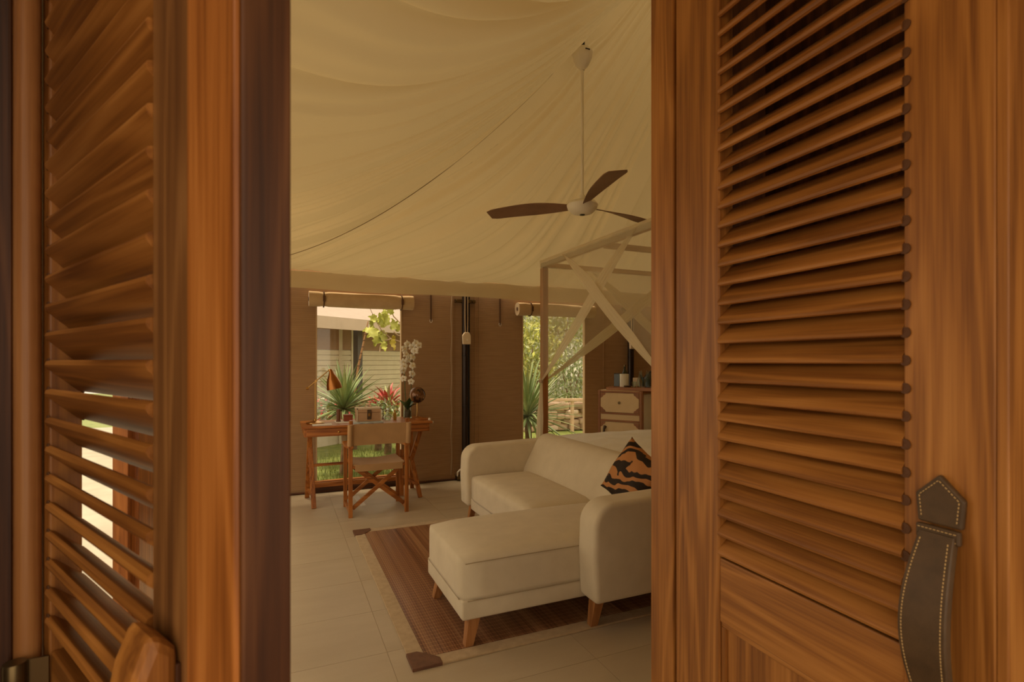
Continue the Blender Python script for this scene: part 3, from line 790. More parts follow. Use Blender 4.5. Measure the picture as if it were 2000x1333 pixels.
# brass lamp
lx, ly = at(616, 5.36), 5.36
lp = thing('desk_lamp', 'brass desk lamp with copper bell shade on the trestle desk', 'lamp', (lx, ly, DT))
MB().lathe([(0, 0), (.080, 0), (.085, .006), (.080, .014), (.045, .022), (.020, .030), (.012, .045), (0, .046)], (lx, ly, DT), 28).build('base', 'brass', lp, smooth=True)
MB().tube([(lx, ly, DT+.04), (lx, ly, DT+.415)], .006, 10).build('pole', 'brass', lp, smooth=True)
js = Vector((lx+.005, ly, DT+.405)); tip = Vector((at(644, 5.34), 5.34, DT+.515))
MB().tube([js+(js-tip)*.62, js, tip], .0048, 8).build('arm', 'brass', lp, smooth=True)
MB().lathe([(0, -.012), (.012, -.012), (.012, .012), (0, .012)], js+(js-tip)*.62, 10, Matrix.Rotation(PI/2, 3, 'Y')).build('counterweight', 'brass', lp, smooth=True)
MB().lathe([(0, -.010), (.011, -.010), (.011, .010), (0, .010)], js, 12, Matrix.Rotation(PI/2, 3, 'X')).build('joint', 'brass', lp, smooth=True)
RM = Matrix.Rotation(math.radians(-12), 3, 'Y')
sh = MB().lathe([(.014, .0), (.020, -.02), (.026, -.045), (.050, -.09), (.068, -.15), (.072, -.19), (.069, -.19), (.064, -.15), (.046, -.09), (.022, -.045), (.010, -.02)], tip+Vector((.006, 0, .0)), 26, RM, cap=False).build('lamp_shade', 'copper', lp, smooth=True)
MB().lathe([(0, .008), (.014, .004), (.016, -.012), (.0, -.02)], tip, 14, RM).build('shade_cap', 'brass', sh, smooth=True)
mat('bulb', (1, .8, .5), .4, emit=((1, .52, .18), 2.5))
bu = MB().lathe([(0, -.09), (.015, -.10), (.022, -.13), (.015, -.152), (0, -.156)], tip+Vector((.006, 0, 0)), 14, RM).build('bulb', 'bulb', lp, smooth=True)
# papers, books
def flat(name, u0, u1, y0, y1, z0, h, m, label, cat, rz=0.0):
    x0, x1 = at(u0, (y0+y1)/2), at(u1, (y0+y1)/2)
    return single(MB().span((x0, y0, z0), (x1, y1, z0+h)), name, m, label, cat, ((x0+x1)/2, (y0+y1)/2, z0), bevel=.001)
flat('notepad', 610, 648, 5.15, 5.26, DT, .008, 'paper', 'thin white notepad lying in front of the brass lamp', 'notepad')
flat('magazine', 690, 747, 5.15, 5.27, DT, .010, 'magazine', 'grey magazine lying in front of the small trunk box', 'magazine')
flat('blotter', 655, 746, 5.285, 5.50, DT, .004, 'paper', 'pale flat desk pad under the trunk box', 'desk pad')
# small cylinder, red pot box
cxx = at(661, 5.42); single(MB().lathe([(0, 0), (.022, 0), (.022, .012), (.018, .016), (.018, .118), (.016, .122), (0, .122)], (cxx, 5.42, DT+.004), 18), 'pencil_tube', 'tube_brown', 'slim dark brown cylinder standing beside the red box', 'tube', (cxx, 5.42, DT+.004), smooth=True)
x0, x1 = at(671, 5.45), at(688, 5.45)
rb = thing('red_box', 'small red brown wooden box between the dark cylinder and the trunk', 'box', ((x0+x1)/2, 5.45, DT+.004))
MB().span((x0, 5.41, DT+.004), (x1, 5.49, DT+.052)).build('body', 'red_box', rb, bevel=.002); MB().span((x0-.002, 5.408, DT+.053), (x1+.002, 5.492, DT+.067)).build('lid', 'red_box', rb, bevel=.002)
# trunk box
x0, x1 = at(695, 5.40), at(742, 5.40); y0, y1 = 5.32, 5.47; xm = (x0+x1)/2; zb = DT+.004
tk = thing('trunk_box', 'tan cloth trunk box with leather clasp and pale edges on desk', 'box', (xm, 5.40, zb))
MB().span((x0, y0, zb), (x1, y1, zb+.085)).build('body', 'trunk_cloth', tk, bevel=.003)
ld = MB().span((x0-.002, y0-.002, zb+.087), (x1+.002, y1+.002, zb+.130)).build('lid', 'trunk_cloth', tk, bevel=.004)
for a in (x0-.003, x1-.009): MB().span((a, y0-.004, zb+.002), (a+.012, y0-.001, zb+.13)).build('edge_trim', 'trunk_edge', tk)
MB().span((x0-.003, y0-.004, zb+.118), (x1+.003, y1+.003, zb+.132)).build('edge_trim', 'trunk_edge', tk)
MB().span((xm-.020, y0-.008, zb+.02), (xm+.020, y0-.003, zb+.115)).build('strap', 'leather', tk, bevel=.001)
MB().span((xm-.010, y0-.013, zb+.05), (xm+.010, y0-.007, zb+.08)).build('buckle', 'brass', tk, bevel=.001)
MB().tube([(xm-.035, 5.395, zb+.131), (xm-.02, 5.395, zb+.150), (xm, 5.395, zb+.157), (xm+.02, 5.395, zb+.150), (xm+.035, 5.395, zb+.131)], .006, 8).build('handle', 'trunk_edge', tk, smooth=True)
# magnifier stand, decanter, little bottle
gx = at(757, 5.42); dcn = thing('glass_decanter', 'squat clear glass decanter with round stopper on the desk', 'decanter', (gx, 5.42, DT))
MB().lathe([(0, 0), (.034, 0), (.038, .012), (.036, .030), (.016, .055), (.011, .085), (.014, .092), (.009, .092), (.007, .06), (.03, .028), (.03, .01), (0, .008)], (gx, 5.42, DT), 20, cap=False).build('body', 'clear_glass', dcn, smooth=True)
MB().lathe([(0, .088), (.009, .090), (.008, .100), (.021, .112), (.022, .128), (.012, .140), (0, .142)], (gx, 5.42, DT), 16).build('stopper', 'clear_glass', dcn, smooth=True)
gx = at(748, 5.53); mg = thing('magnifying_glass', 'small brass ringed magnifying glass on a stand behind the trunk', 'magnifier', (gx, 5.53, DT))
MB().lathe([(0, 0), (.026, 0), (.026, .006), (.006, .010), (.004, .10), (0, .10)], (gx, 5.53, DT), 16).build('stand', 'dark_brass', mg, smooth=True)
MB().tube([(gx+.032*math.cos(a*PI/12), 5.53, DT+.13+.032*math.sin(a*PI/12)) for a in range(25)], .004, 6, cap=False).build('ring', 'dark_brass', mg, smooth=True)
MB().lathe([(0, -.002), (.030, -.001), (.030, .001), (0, .002)], (gx, 5.53, DT+.13), 20, Matrix.Rotation(PI/2, 3, 'X')).build('lens', 'clear_glass', mg, smooth=True)
gx = at(771, 5.42); bt = thing('perfume_bottle', 'tiny amber bottle with gold cap beside the orchid', 'bottle', (gx, 5.42, DT))
MB().span((gx-.016, 5.405, DT), (gx+.016, 5.435, DT+.07)).build('body', 'bottle_amber', bt, bevel=.004); MB().lathe([(0, .07), (.008, .07), (.008, .10), (0, .102)], (gx, 5.42, DT), 12).build('cap', 'brass', bt, smooth=True)
# orchid
ox, oy = at(796, 5.52), 5.52
oc = thing('orchid', 'tall white orchid in a clear glass vase on the desk', 'plant', (ox, oy, DT))
MB().lathe([(0, 0), (.040, 0), (.044, .01), (.042, .10), (.045, .13), (.041, .13), (.038, .10), (.039, .012), (0, .010)], (ox, oy, DT), 20, cap=False).build('vase', 'clear_glass', oc, smooth=True)
MB().lathe([(0, .012), (.036, .013), (.036, .07), (.02, .085), (0, .09)], (ox, oy, DT), 14).build('soil', 'soil', oc, smooth=True)
top = onY(800, 668, oy)
stems = []
for k, (dx, h) in enumerate(((-.03, .66), (.035, .70))):
    pts = [(ox+dx*.3, oy, DT+.07), (ox+dx, oy-.01, DT+.30), (ox+dx*1.2, oy-.02, DT+h*.8), (ox+dx*.9+.01, oy-.03, DT+h)]
    MB().tube(pts, .004, 6).build('stem', 'leaf_dark', oc, smooth=True); stems.append(pts)
def petal_mesh():
    mb = MB()
    for k in range(5):
        an = PI/2+k*2*PI/5; w = .024 if k in (1, 4) else .016; L = .047
        d = Vector((math.cos(an), 0, math.sin(an))); n = Vector((-math.sin(an), 0, math.cos(an)))
        def P(a, b): 
            r = b*L; ww = w*math.sin(PI*min(1, b*.9+.08))**.7
            return d*r+n*(a-.5)*2*ww+Vector((0, -.010*math.sin(b*PI)+.006*((a-.5)*2)**2, 0))
        mb.grid(P, 4, 5)
    return mb
pm = petal_mesh().mesh('blossom', smooth=True); pm.materials.append(MATS['petal'])
cm = MB().lathe([(0, -.006), (.007, -.004), (.008, .006), (0, .016)], (0, -.008, 0), 8, Matrix.Rotation(PI/2, 3, 'X')).mesh('lip', smooth=True); cm.materials.append(MATS['petal_centre'])
blo = [(805, 678), (818, 675), (790, 682), (796, 673), (810, 686), (793, 693), (806, 698), (788, 708), (806, 715), (787, 724), (805, 731), (788, 740), (803, 746), (812, 671), (789, 716), (798, 703)]
for k, (u, v) in enumerate(blo):
    p = onY(u, v, oy-.03-.02*(k % 3)); L = p-Vector((ox, oy, DT))
    s = .95 if v < 735 else .8
    b = inst(pm, 'blossom', oc, Matrix.Translation(L) @ Euler((random.uniform(-.3, .3), random.uniform(-.5, .5), random.uniform(-.5, .5))).to_matrix().to_4x4() @ Matrix.Scale(s, 4))
    inst(cm, 'lip', b, Matrix.Identity(4))
def blade_mesh(L, w, bend, fold=.25, n=10, tipw=.02):
    mb = MB(); vs = []; fs = []
    for i in range(n+1):
        f = i/n; ww = w*max(tipw, math.sin(PI*min(1, .30+.70*f))**.9 if f > .25 else (.55+.45*f/.25)*.81+.0)
        y = L*f*math.cos(bend*f*.6); z = -L*bend*.42*f*f
        vs += [(-ww, y, z+ww*fold), (0, y, z), (ww, y, z+ww*fold)]
    for i in range(n): k = i*3; fs += [(k, k+1, k+4, k+3), (k+1, k+2, k+5, k+4)]
    return mb.add(vs, fs)
def orient(az, el): return Matrix.Rotation(az, 4, 'Z') @ Matrix.Rotation(el, 4, 'X')
om = blade_mesh(.20, .028, .9, .35, 8).mesh('leaf', smooth=True); om.materials.append(MATS['leaf_dark'])
for az, el in ((.4, .9), (1.6, 1.15), (2.8, .95), (4.0, .8), (5.2, 1.0), (3.3, 1.3)):
    inst(om, 'leaf', oc, Matrix.Translation((0, 0, .085)) @ orient(az, el))
# globe
gx, gy = at(815, 5.33), 5.33; gz = onY(815, 772, gy).z
gl = thing('desk_globe', 'dark brown glossy globe on brass stem with wooden foot', 'globe', (gx, gy, DT))
fx = at(828, gy)
MB().lathe([(0, 0), (.075, 0), (.078, .006), (.07, .012), (.02, .018), (0, .018)], (fx-.02, gy, DT), 24).build('base', 'warm_x', gl, smooth=True)
MB().tube([(fx-.03, gy, DT+.016), (fx-.075, gy, DT+.03), (fx-.07, gy, DT+.07), (gx+.0, gy, gz-.082)], .006, 8).build('stem', 'brass', gl, smooth=True)
R = .083
MB().lathe([(R*math.sin(PI*k/16), -R*math.cos(PI*k/16)) for k in range(17)], (gx, gy, gz), 28, Euler((.2, .35, 0)).to_matrix(), cap=False).build('sphere', 'globe_map', gl, smooth=True)
MB().tube([Vector((gx, gy, gz))+Euler((.2, .35, 0)).to_matrix() @ Vector((0, (R+.007)*math.sin(a*PI/14), -(R+.007)*math.cos(a*PI/14))) for a in range(15)], .0035, 6).build('meridian_ring', 'brass', gl, smooth=True)
# ================================================================== BACK WALL FITTINGS
def blind(label, x0, x1, z, xs):
    t = thing('rolled_blind', label, 'blind', ((x0+x1)/2, YB-.075, z-.075))
    prof = []
    mb = MB(); n = 26; pts = []
    L = 22; vs = []; fs = []
    for i in range(L+1):
        x = x0+(x1-x0)*i/L
        for k in range(n):
            an = 2*PI*k/n; sq = min([abs(x-q) for q in xs]+[9]); pin = 1-.10*math.exp(-(sq/.03)**2)
            r = .077*pin*(1+.02*math.sin(3*an+x*7)); vs.append((x, YB-.087+r*math.cos(an), z+r*math.sin(an)))
    fs = [(i*n+k, i*n+(k+1) % n, (i+1)*n+(k+1) % n, (i+1)*n+k) for i in range(L) for k in range(n)]+[tuple(range(n))[::-1], tuple(L*n+k for k in range(n))]
    mb.add(vs, fs).build('roll', 'blind_canvas', t, smooth=True)
    for q in xs:
        mb = MB(); mb.tube([(q, YB-.087+.080*math.cos(a*PI/10), z+.080*math.sin(a*PI/10)) for a in range(21)], .006, 6, cap=False)
        sp = mb.build('strap', 'strap', t, smooth=True)
        MB().span((q-.012, YB-.177, z-.03), (q+.012, YB-.165, z+.03)).build('buckle', 'strap', sp, bevel=.002)
    for q in (x0, x1):
        sg = -1 if q == x0 else 1
        MB().lathe([(0, 0), (.022, 0), (.022, .004), (0, .004)], (q, YB-.087, z), 14, Matrix.Rotation(sg*PI/2, 3, 'Y')).build('core', 'strap', t)
    return t
# rolls hang in front of the canvas: seen ends are cut with their own plane
r1a, r1b = onY(603, 580, 5.70), onY(806, 590, 5.70)
blind('long rolled tan canvas blind above the desk window', r1a.x, r1b.x, 1.985, [onY(632, 580, 5.70).x, onY(783, 590, 5.70).x])
r2 = onY(1010, 604, 5.70)
blind('rolled tan canvas blind above the window behind the bed', r2.x, 3.62, 1.975, [onY(1034, 604, 5.70).x, 3.45])
for u, v, lab in ((842, 630, 'dark hanging strap with metal ring between desk window and pole'), (977, 637, 'dark hanging strap with metal ring between pole and the bed window')):
    p = onY(u, v, YB-.02)
    t = thing('hanging_strap', lab, 'strap', (p.x, YB-.02, p.z))
    MB().span((p.x-.008, YB-.018, p.z+.02), (p.x+.008, YB-.010, 2.25)).build('webbing', 'strap', t)
    MB().tube([(p.x+.014*math.cos(a*PI/8), YB-.015, p.z+.016+.018*math.sin(a*PI/8)) for a in range(17)], .003, 6, cap=False).build('ring', 'white_plastic', t, smooth=True)
def pole(label, x, y, boxz, lab2):
    t = thing('tent_pole', label, 'pole', (x, y, 0))
    MB().tube([(x, y, .0), (x, y, 1.2), (x, y, 2.28)], .036, 16).build('tube', 'pole_metal', t, smooth=True)
    MB().tube([(x+.052, y+.012, .0), (x+.052, y+.012, 2.3)], .010, 8).build('side_rod', 'black_metal', t, smooth=True)
    for z in (.30, .85, 1.42): MB().lathe([(.036, -.004), (.0385, -.003), (.0385, .003), (.036, .004)], (x, y, z), 16).build('collar', 'black_metal', t, smooth=True)
    mb = MB(); MB().span((x-.11, y+.0, 2.02), (x+.13, y+.05, 2.06)).build('top_bracket', 'dark_brass', t, bevel=.004)
    for q in (x-.09, x+.10): MB().lathe([(0, 0), (.018, 0), (.018, .02), (0, .022)], (q, y, 2.04), 12, Matrix.Rotation(PI/2, 3, 'X')).build('bolt', 'dark_brass', t, smooth=True)
    MB().span((x-.10, y-.03, .02), (x+.02, y+.05, .055)).build('foot_clamp', 'dark_brass', t, bevel=.004)
    MB().tube([(x-.09, y, .05), (x-.09, y-.005, .10), (x-.055, y-.005, .13)], .010, 8).build('clamp_bolt', 'white_plastic', t, smooth=True)
    b = thing('socket_box', lab2, 'box', (x, y-.045, boxz))
    poly = [(-.045, 0), (.045, 0), (.045, .10), (.025, .135), (-.025, .135), (-.05, .10)]
    MB().prism([(x+a, boxz+c) for a, c in poly], lambda a, c, d: Vector((a, d, c)), y-.075, y-.037).build('cover', 'tag', b, bevel=.005)
    MB().lathe([(0, 0), (.010, 0), (.010, .004), (0, .005)], (x, y-.075, boxz+.05), 10, Matrix.Rotation(PI/2, 3, 'X')).build('button', 'white_plastic', b, smooth=True)
    for q in (-.012, .014): MB().tube([(x+q, y-.05, boxz+.13), (x+q*1.3, y-.046, boxz+.30), (x+q*1.2, y-.05, 2.2)], .007, 6).build('cord', 'cable', b, smooth=True)
    return t
px = onY(908, 700, 5.725).x
pole('black tent pole between the desk window and the sofa', px, 5.720, onY(908, 673, 5.66).z, 'beige socket box strapped on the black pole between the windows')
mb = MB(); cp = []
for k in range(24):
    z = 2.2-2.13*k/23; cp.append((onY(882, 700, 5.74).x+.006*math.sin(k*1.3), 5.745, z))
single(mb.tube(cp, .006, 6), 'wall_cable', 'cable', 'thin pale cable hanging down the canvas left of the black pole', 'cable', (cp[-1][0], 5.745, .07), smooth=True)
px2 = onY(1233, 700, 5.70).x
pole('black tent pole rising behind the cream cabinet', px2, 5.720, onY(1233, 682, 5.64).z, 'beige socket box strapped on the pole behind the cabinet')
# ================================================================== CEILING FAN
fx, fy, fz = 2.003, 3.297, 2.475
fan = thing('ceiling_fan', 'white ceiling fan with three brown blades on a long rod', 'fan', (fx, fy, 3.52))
ctop = 3.565
MB().lathe([(0, .085), (.020, .085), (.055, .068), (.074, .04), (.070, .005), (.045, -.05), (.020, -.075), (.016, -.085), (0, -.085)], (fx, fy, ctop-.02), 24).build('canopy', 'fan_white', fan, smooth=True)
MB().tube([(fx, fy, ctop+.055), (fx, fy, zroof(.7185)+.115)], .018, 12).build('mount', 'black_metal', fan, smooth=True)
MB().tube([(fx, fy, ctop-.09), (fx, fy, fz+.04)], .011, 12).build('rod', 'fan_white', fan, smooth=True)
MB().lathe([(0, .085), (.018, .08), (.022, .05), (.06, .040), (.10, .028), (.113, .008), (.105, -.02), (.075, -.048), (.045, -.058), (0, -.060)], (fx, fy, fz), 30).build('motor_housing', 'fan_white', fan, smooth=True)
MB().lathe([(0, -.066), (.018, -.064), (.018, -.055), (0, -.055)], (fx, fy, fz), 14).build('sensor', 'black_metal', fan, smooth=True)
MB().bar((fx-.018, fy-.0735, ctop+.012), (fx+.018, fy-.0735, ctop+.012), .006, .006).build('slot', 'black_metal', fan)
def fanblade():
    mb = MB(); vs = []; n = 16
    for i in range(n+1):
        f = i/n; r = .09+f*.63
        w = .030+.052*math.sin(min(1, f*1.7)*PI/2) - (.02*max(0, (f-.9)/.1)**2)
        tw = math.radians(24-16*f); lead, trail = w*1.0, -w*.9
        z = .012*math.sin(f*PI)
        for q, th in ((lead, .003), (trail, .003)):
            vs += [(r, q*math.cos(tw), z+q*math.sin(tw)+th), (r, q*math.cos(tw), z+q*math.sin(tw)-th)]
    fs = []
    for i in range(n):
        k = i*4; fs += [(k, k+4, k+6, k+2), (k+1, k+3, k+7, k+5), (k, k+1, k+5, k+4), (k+2, k+6, k+7, k+3)]
    fs += [(0, 2, 3, 1), (n*4, n*4+1, n*4+3, n*4+2)]
    return mb.add(vs, fs)
bm_ = fanblade().mesh('blade', smooth=True); bm_.materials.append(MATS['fan_blade'])
# blade headings in camera terms -> room
for a in (161, 37, 279):
    A = math.radians(a)-PHI
    inst(bm_, 'blade', fan, Matrix.Translation((0, 0, fz-3.52)) @ Matrix.Rotation(A, 4, 'Z'))
# ================================================================== CABINET
A = Vector((3.40, 5.25)); dirc = Vector((.54, -.84)).normalized(); nrm = Vector((.84, .54)).normalized(); cw = .53
cb = thing('minibar_cabinet', 'cream trunk style cabinet with leather trim beyond the bed', 'cabinet', (A.x, A.y, 0), math.atan2(dirc.y, dirc.x))
CD, CZ = .50, 1.02   # local x along the face, local +y back
def lp_(a, b, name, m, bev=.004, par=None): return MB().span(a, b).build(name, m, par or cb, bevel=bev, local=True)
lp_((0, .012, .0), (cw, CD, CZ), 'body', 'panel_cream')
for x in (0, cw-.03): lp_((x, 0, 0), (x+.03, .014, CZ), 'trim', 'cabinet_trim')
for z in (0, .66, .745, CZ-.028): lp_((.03, 0, z), (cw-.03, .014, z+.022 if z else .03), 'trim', 'cabinet_trim')
for z0, z1, nm in ((.77, CZ-.03, 'drawer'), (.04, .655, 'cabinet_door')):
    f = lp_((.034, .002, z0), (cw-.034, .016, z1), nm, 'panel_cream', .003)
    for x, sx in ((.034, 1), (cw-.034, -1)):
        for z, sz in ((z0, 1), (z1, -1)):
            poly = [(x, z), (x+sx*.062, z), (x+sx*.055, z+sz*.022), (x+sx*.035, z+sz*.030), (x+sx*.026, z+sz*.045), (x, z+sz*.062)]
            MB().prism(poly, lambda a, b, d: Vector((a, d, b)), -.002, .004).build('corner_patch', 'cabinet_trim', f, local=True)
    if nm == 'drawer': MB().lathe([(0, 0), (.014, 0), (.016, .010), (0, .014)], (cw/2, .003, (z0+z1)/2), 12, Matrix.Rotation(PI/2, 3, 'X')).build('knob', 'dark_brass', f, smooth=True, local=True)
    else:
        MB().tube([(.09, 0, .60), (.09, -.03, .57), (.09, -.036, .48), (.09, -.03, .40), (.09, 0, .37)], [.020, .012, .017, .012, .020], 10).build('handle', 'leather', f, smooth=True, local=True)
# side face
for y in (.012, CD-.03): lp_((cw-.001, y, 0), (cw+.010, y+.025, CZ), 'trim', 'cabinet_trim')
for z in (0, CZ-.028): lp_((cw-.001, .037, z), (cw+.010, CD-.03, z+.026), 'trim', 'cabinet_trim')
lp_((cw-.001, .05, .04), (cw+.008, CD-.045, CZ-.04), 'side_panel', 'bed_linen')
cM = ROOT[cb.name]
def cw_(x, y, z): return cM @ Vector((x, y, z))
def on_cab(name, lab, cat, x, y, mbs, group=None):
    base = cw_(x, y, 0); t = thing(name, lab, cat, (base.x, base.y, mbs[0]), math.atan2(dirc.y, dirc.x), group)
    for nm, m, mb, sm in mbs[1]: mb.build(nm, m, t, local=True, smooth=sm, bevel=0 if sm else .003)
    return t
TRZ = CZ+.001
on_cab('wooden_tray', 'orange wooden board lying along the left of the cabinet top', 'tray', 0, 0, (TRZ, [('board', 'leg_x', MB().span((.09, .03, 0), (.445, .42, .036)), False)]))
on_cab('wooden_tray', 'second wooden board at the outer corner of the cabinet top', 'tray', 0, 0, (TRZ, [('board', 'leg_x', MB().span((.45, .01, 0), (.64, .42, .040)), False)]))
TZ = TRZ+.0365
on_cab('ice_bucket', 'white cylindrical canister on the cabinet tray', 'canister', .255, .175, (TZ, [('body', 'canister', MB().lathe([(0, 0), (.052, 0), (.054, .145), (.05, .15), (0, .15)], (0, 0, 0), 22), True)]))
on_cab('glass_jar', 'dark green square glass jar left of the white canister', 'jar', .164, .20, (TZ, [('body', 'bottle_green', MB().span((-.034, -.034, 0), (.034, .034, .150)), False), ('rim', 'clear_glass', MB().span((-.035, -.035, .150), (.035, .035, .157)), False)]))
on_cab('dark_bottle', 'dark bottle with short neck behind the white canister', 'bottle', .20, .33, (TZ, [('body', 'bottle_green', MB().lathe([(0, 0), (.034, 0), (.035, .15), (.020, .185), (.013, .20), (.013, .232), (0, .232)], (0, 0, 0), 16), True), ('cap', 'dark_brass', MB().lathe([(0, .2325), (.016, .2325), (.016, .255), (0, .256)], (0, 0, 0), 12), True)]))
on_cab('coaster_box', 'small cardboard coloured box behind the drinking glass', 'box', .372, .25, (TZ, [('body', 'tag', MB().span((-.035, -.02, 0), (.035, .02, .105)), False)]))
on_cab('napkin_dish', 'flat dark dish in front of the small box', 'dish', .33, .085, (TZ, [('body', 'leather', MB().lathe([(0, 0), (.038, 0), (.043, .016), (.039, .018), (.034, .008), (0, .006)], (0, 0, 0), 18), True)]))
def tumbler(h, r): return MB().lathe([(0, 0), (r*.8, 0), (r, h), (r-.003, h), (r*.75, .008), (0, .008)], (0, 0, 0), 14, cap=False)
on_cab('drinking_glass', 'short clear drinking glass in front of the small box', 'glass', .405, .10, (TZ, [('body', 'clear_glass', tumbler(.065, .028), True)]))
def caraf(): return MB().lathe([(0, 0), (.034, 0), (.036, .08), (.020, .13), (.017, .165), (.020, .17), (.016, .17), (.014, .13), (.032, .08), (.03, .008), (0, .008)], (0, 0, 0), 16, cap=False)
for k, (x, y) in enumerate(((.49, .07), (.565, .09))):
    on_cab('water_bottle', ('clear glass water bottle nearest the drinking glass', 'clear glass water bottle in front of the black kettle spout')[k], 'bottle', x, y, (TZ+.004, [('body', 'clear_glass', caraf(), True), ('stopper', 'clear_glass', MB().lathe([(0, .171), (.014, .171), (.016, .185), (0, .19)], (0, 0, 0), 12), True)]), 'glass water bottles on the cabinet')
on_cab('kettle', 'round black kettle on the cabinet behind the glass bottles', 'kettle', .55, .24, (TZ+.004, [
    ('body', 'kettle_black', MB().lathe([(0, 0), (.075, 0), (.085, .03), (.082, .10), (.055, .15), (.03, .160), (0, .162)], (0, 0, 0), 24), True),
    ('lid', 'kettle_black', MB().lathe([(0, .1605), (.03, .163), (.012, .172), (.012, .186), (0, .188)], (0, 0, 0), 16), True),
    ('spout', 'kettle_black', MB().tube([(-.07, 0, .06), (-.11, 0, .11), (-.125, 0, .14)], [.02, .013, .009], 10), True),
    ('handle', 'kettle_black', MB().tube([(.06, 0, .15), (.105, 0, .155), (.12, 0, .11), (.10, 0, .05), (.08, 0, .04)], .009, 8), True)]))
# ================================================================== GARDEN
rg_ = random.Random(21)
def blade_plant(name, label, base, nleaf, L, w, bend, m, elr, group=None, trunk=None, lv=2, kinds=None):
    t = thing(name, label, 'plant', base, group=group)
    if trunk:
        MB().tube([(0, 0, 0), (.02, 0, trunk*.5), (0, 0, trunk)], [.06, .05, .055], 8).build('trunk', 'bark', t, smooth=True, local=True)
    ms = []
    for q in range(4):
        me = blade_mesh(L*(.8+.13*q), w, bend*(.5+.35*q), .45, 8).mesh('leaf', smooth=True); me.materials.append(MATS[m if not kinds else kinds[q % len(kinds)]]); ms.append(me)
    for k in range(nleaf):
        az = k*2.39996+rg_.uniform(-.2, .2); el = elr[0]+(elr[1]-elr[0])*((k+.5)/nleaf)+rg_.uniform(-.08, .08)
        inst(ms[rg_.randrange(4)], 'leaf', t, Matrix.Translation((0, 0, trunk or 0)) @ orient(az, el))
    return t
GZ = -.12
p = onY(672, 800, 7.05)
blade_plant('yucca', 'large green yucca with long sword leaves outside the desk window', (p.x, 7.05, GZ), 130, .58, .021, .24, 'leaf_yucca', (-.25, 1.5), trunk=p.z-GZ, kinds=['leaf_yucca', 'leaf_yucca', 'leaf_pale', 'leaf_yucca'])
p = onY(1018, 815, 6.9)
blade_plant('yucca', 'spiky green yucca outside the window behind the bed post', (p.x+.1, 6.9, GZ), 130, .85, .021, .35, 'leaf_yucca', (-.5, 1.5), trunk=p.z-GZ, kinds=['leaf_yucca', 'leaf_yucca', 'leaf_pale', 'leaf_yucca'])
for k, (u, v, Y, L, lab) in enumerate(((757, 800, 8.3, .42, 'pink red cordyline with upright leaves beside the big yucca'), (738, 805, 8.7, .33, 'pink red cordyline half hidden behind the yucca leaves'), (786, 815, 7.85, .31, 'low pink red cordyline beside the orchid'), (690, 800, 8.95, .30, 'faded red cordyline growing behind the trunk box'))):
    p = onY(u, v, Y); blade_plant('cordyline', lab, (p.x, Y, GZ), 40, L, .034, .5, 'leaf_red', (.3, 1.45), trunk=p.z-GZ, group='red cordylines in the garden', kinds=['leaf_red', 'leaf_red', 'leaf_pale', 'leaf_red'])
def shrub(name, label, c, r, n, ls, ms, seed, trunk=True, sq=(1, 1, 1)):
    R = random.Random(seed); t = thing(name, label, 'shrub', (c[0], c[1], GZ))
    for m in ms:
        mb = MB()
        for k in range(n//len(ms)):
            d = Vector((R.gauss(0, 1), R.gauss(0, 1), R.gauss(0, 1))).normalized()*r*R.uniform(.55, 1.02)
            p = Vector(c)+Vector((d.x*sq[0], d.y*sq[1], d.z*sq[2])); q = Euler((R.uniform(0, 6), R.uniform(0, 6), R.uniform(0, 6))).to_matrix()
            s = ls*R.uniform(.6, 1.3)
            mb.add([p+q @ Vector(a) for a in ((-s, 0, 0), (-.2*s, .42*s, .1*s), (s, 0, 0), (-.2*s, -.42*s, .1*s))], [(0, 1, 2, 3)])
        o = mb.build('foliage', m, t); o['kind'] = 'stuff'
    if trunk:
        for k in range(3): MB().tube([(c[0], c[1], GZ), (c[0]+.1*(k-1), c[1], GZ+(c[2]-GZ)*.6), (c[0]+.3*r*(k-1), c[1], c[2]+.2*r)], [.03, .022, .01], 6).build('branch', 'bark', t, smooth=True)
    return t
def pt(u, v, Y): p = onY(u, v, Y); return (p.x, p.y, p.z)
shrub('flowering_shrub', 'low shrub with pink flowers beside the brass lamp outside', pt(634, 812, 7.7), .26, 420, .045, ['leaf_pale', 'leaf_red', 'leaf_silver'], 1, trunk=False)
shrub('low_shrub', 'low mixed green shrub under the cordylines', pt(756, 815, 7.45), .27, 450, .04, ['leaf_olive', 'leaf_silver', 'leaf_yucca'], 2, trunk=False)
shrub('low_shrub', 'low green shrub under the desk window yucca', pt(703, 822, 7.95), .30, 450, .05, ['leaf_yucca', 'leaf_red', 'leaf_pale'], 3, trunk=False)
shrub('olive_bush', 'yellow green bush behind the spiky yucca and bed post', pt(1040, 690, 10.5), .75, 1500, .06, ['leaf_olive', 'leaf_fig', 'leaf_pale'], 4)
shrub('silver_bush', 'silvery grey bush behind the fence rail', pt(1115, 735, 11.6), .85, 2200, .06, ['leaf_silver', 'leaf_yucca', 'leaf_silver', 'leaf_pale'], 5)
shrub('tall_bush', 'tall hazy grey green tree behind the bed window', pt(1090, 628, 13.8), 1.3, 2600, .08, ['leaf_silver', 'leaf_olive', 'leaf_pale'], 6)
shrub('tall_bush', 'broad olive tree further behind the bed window', pt(1190, 650, 15.6), 1.5, 2400, .09, ['leaf_silver', 'leaf_olive', 'leaf_pale'], 8)
shrub('tall_bush', 'olive green tree behind the spiky yucca tips', pt(1000, 640, 16.3), 1.2, 2400, .09, ['leaf_olive', 'leaf_fig', 'leaf_pale'], 9)
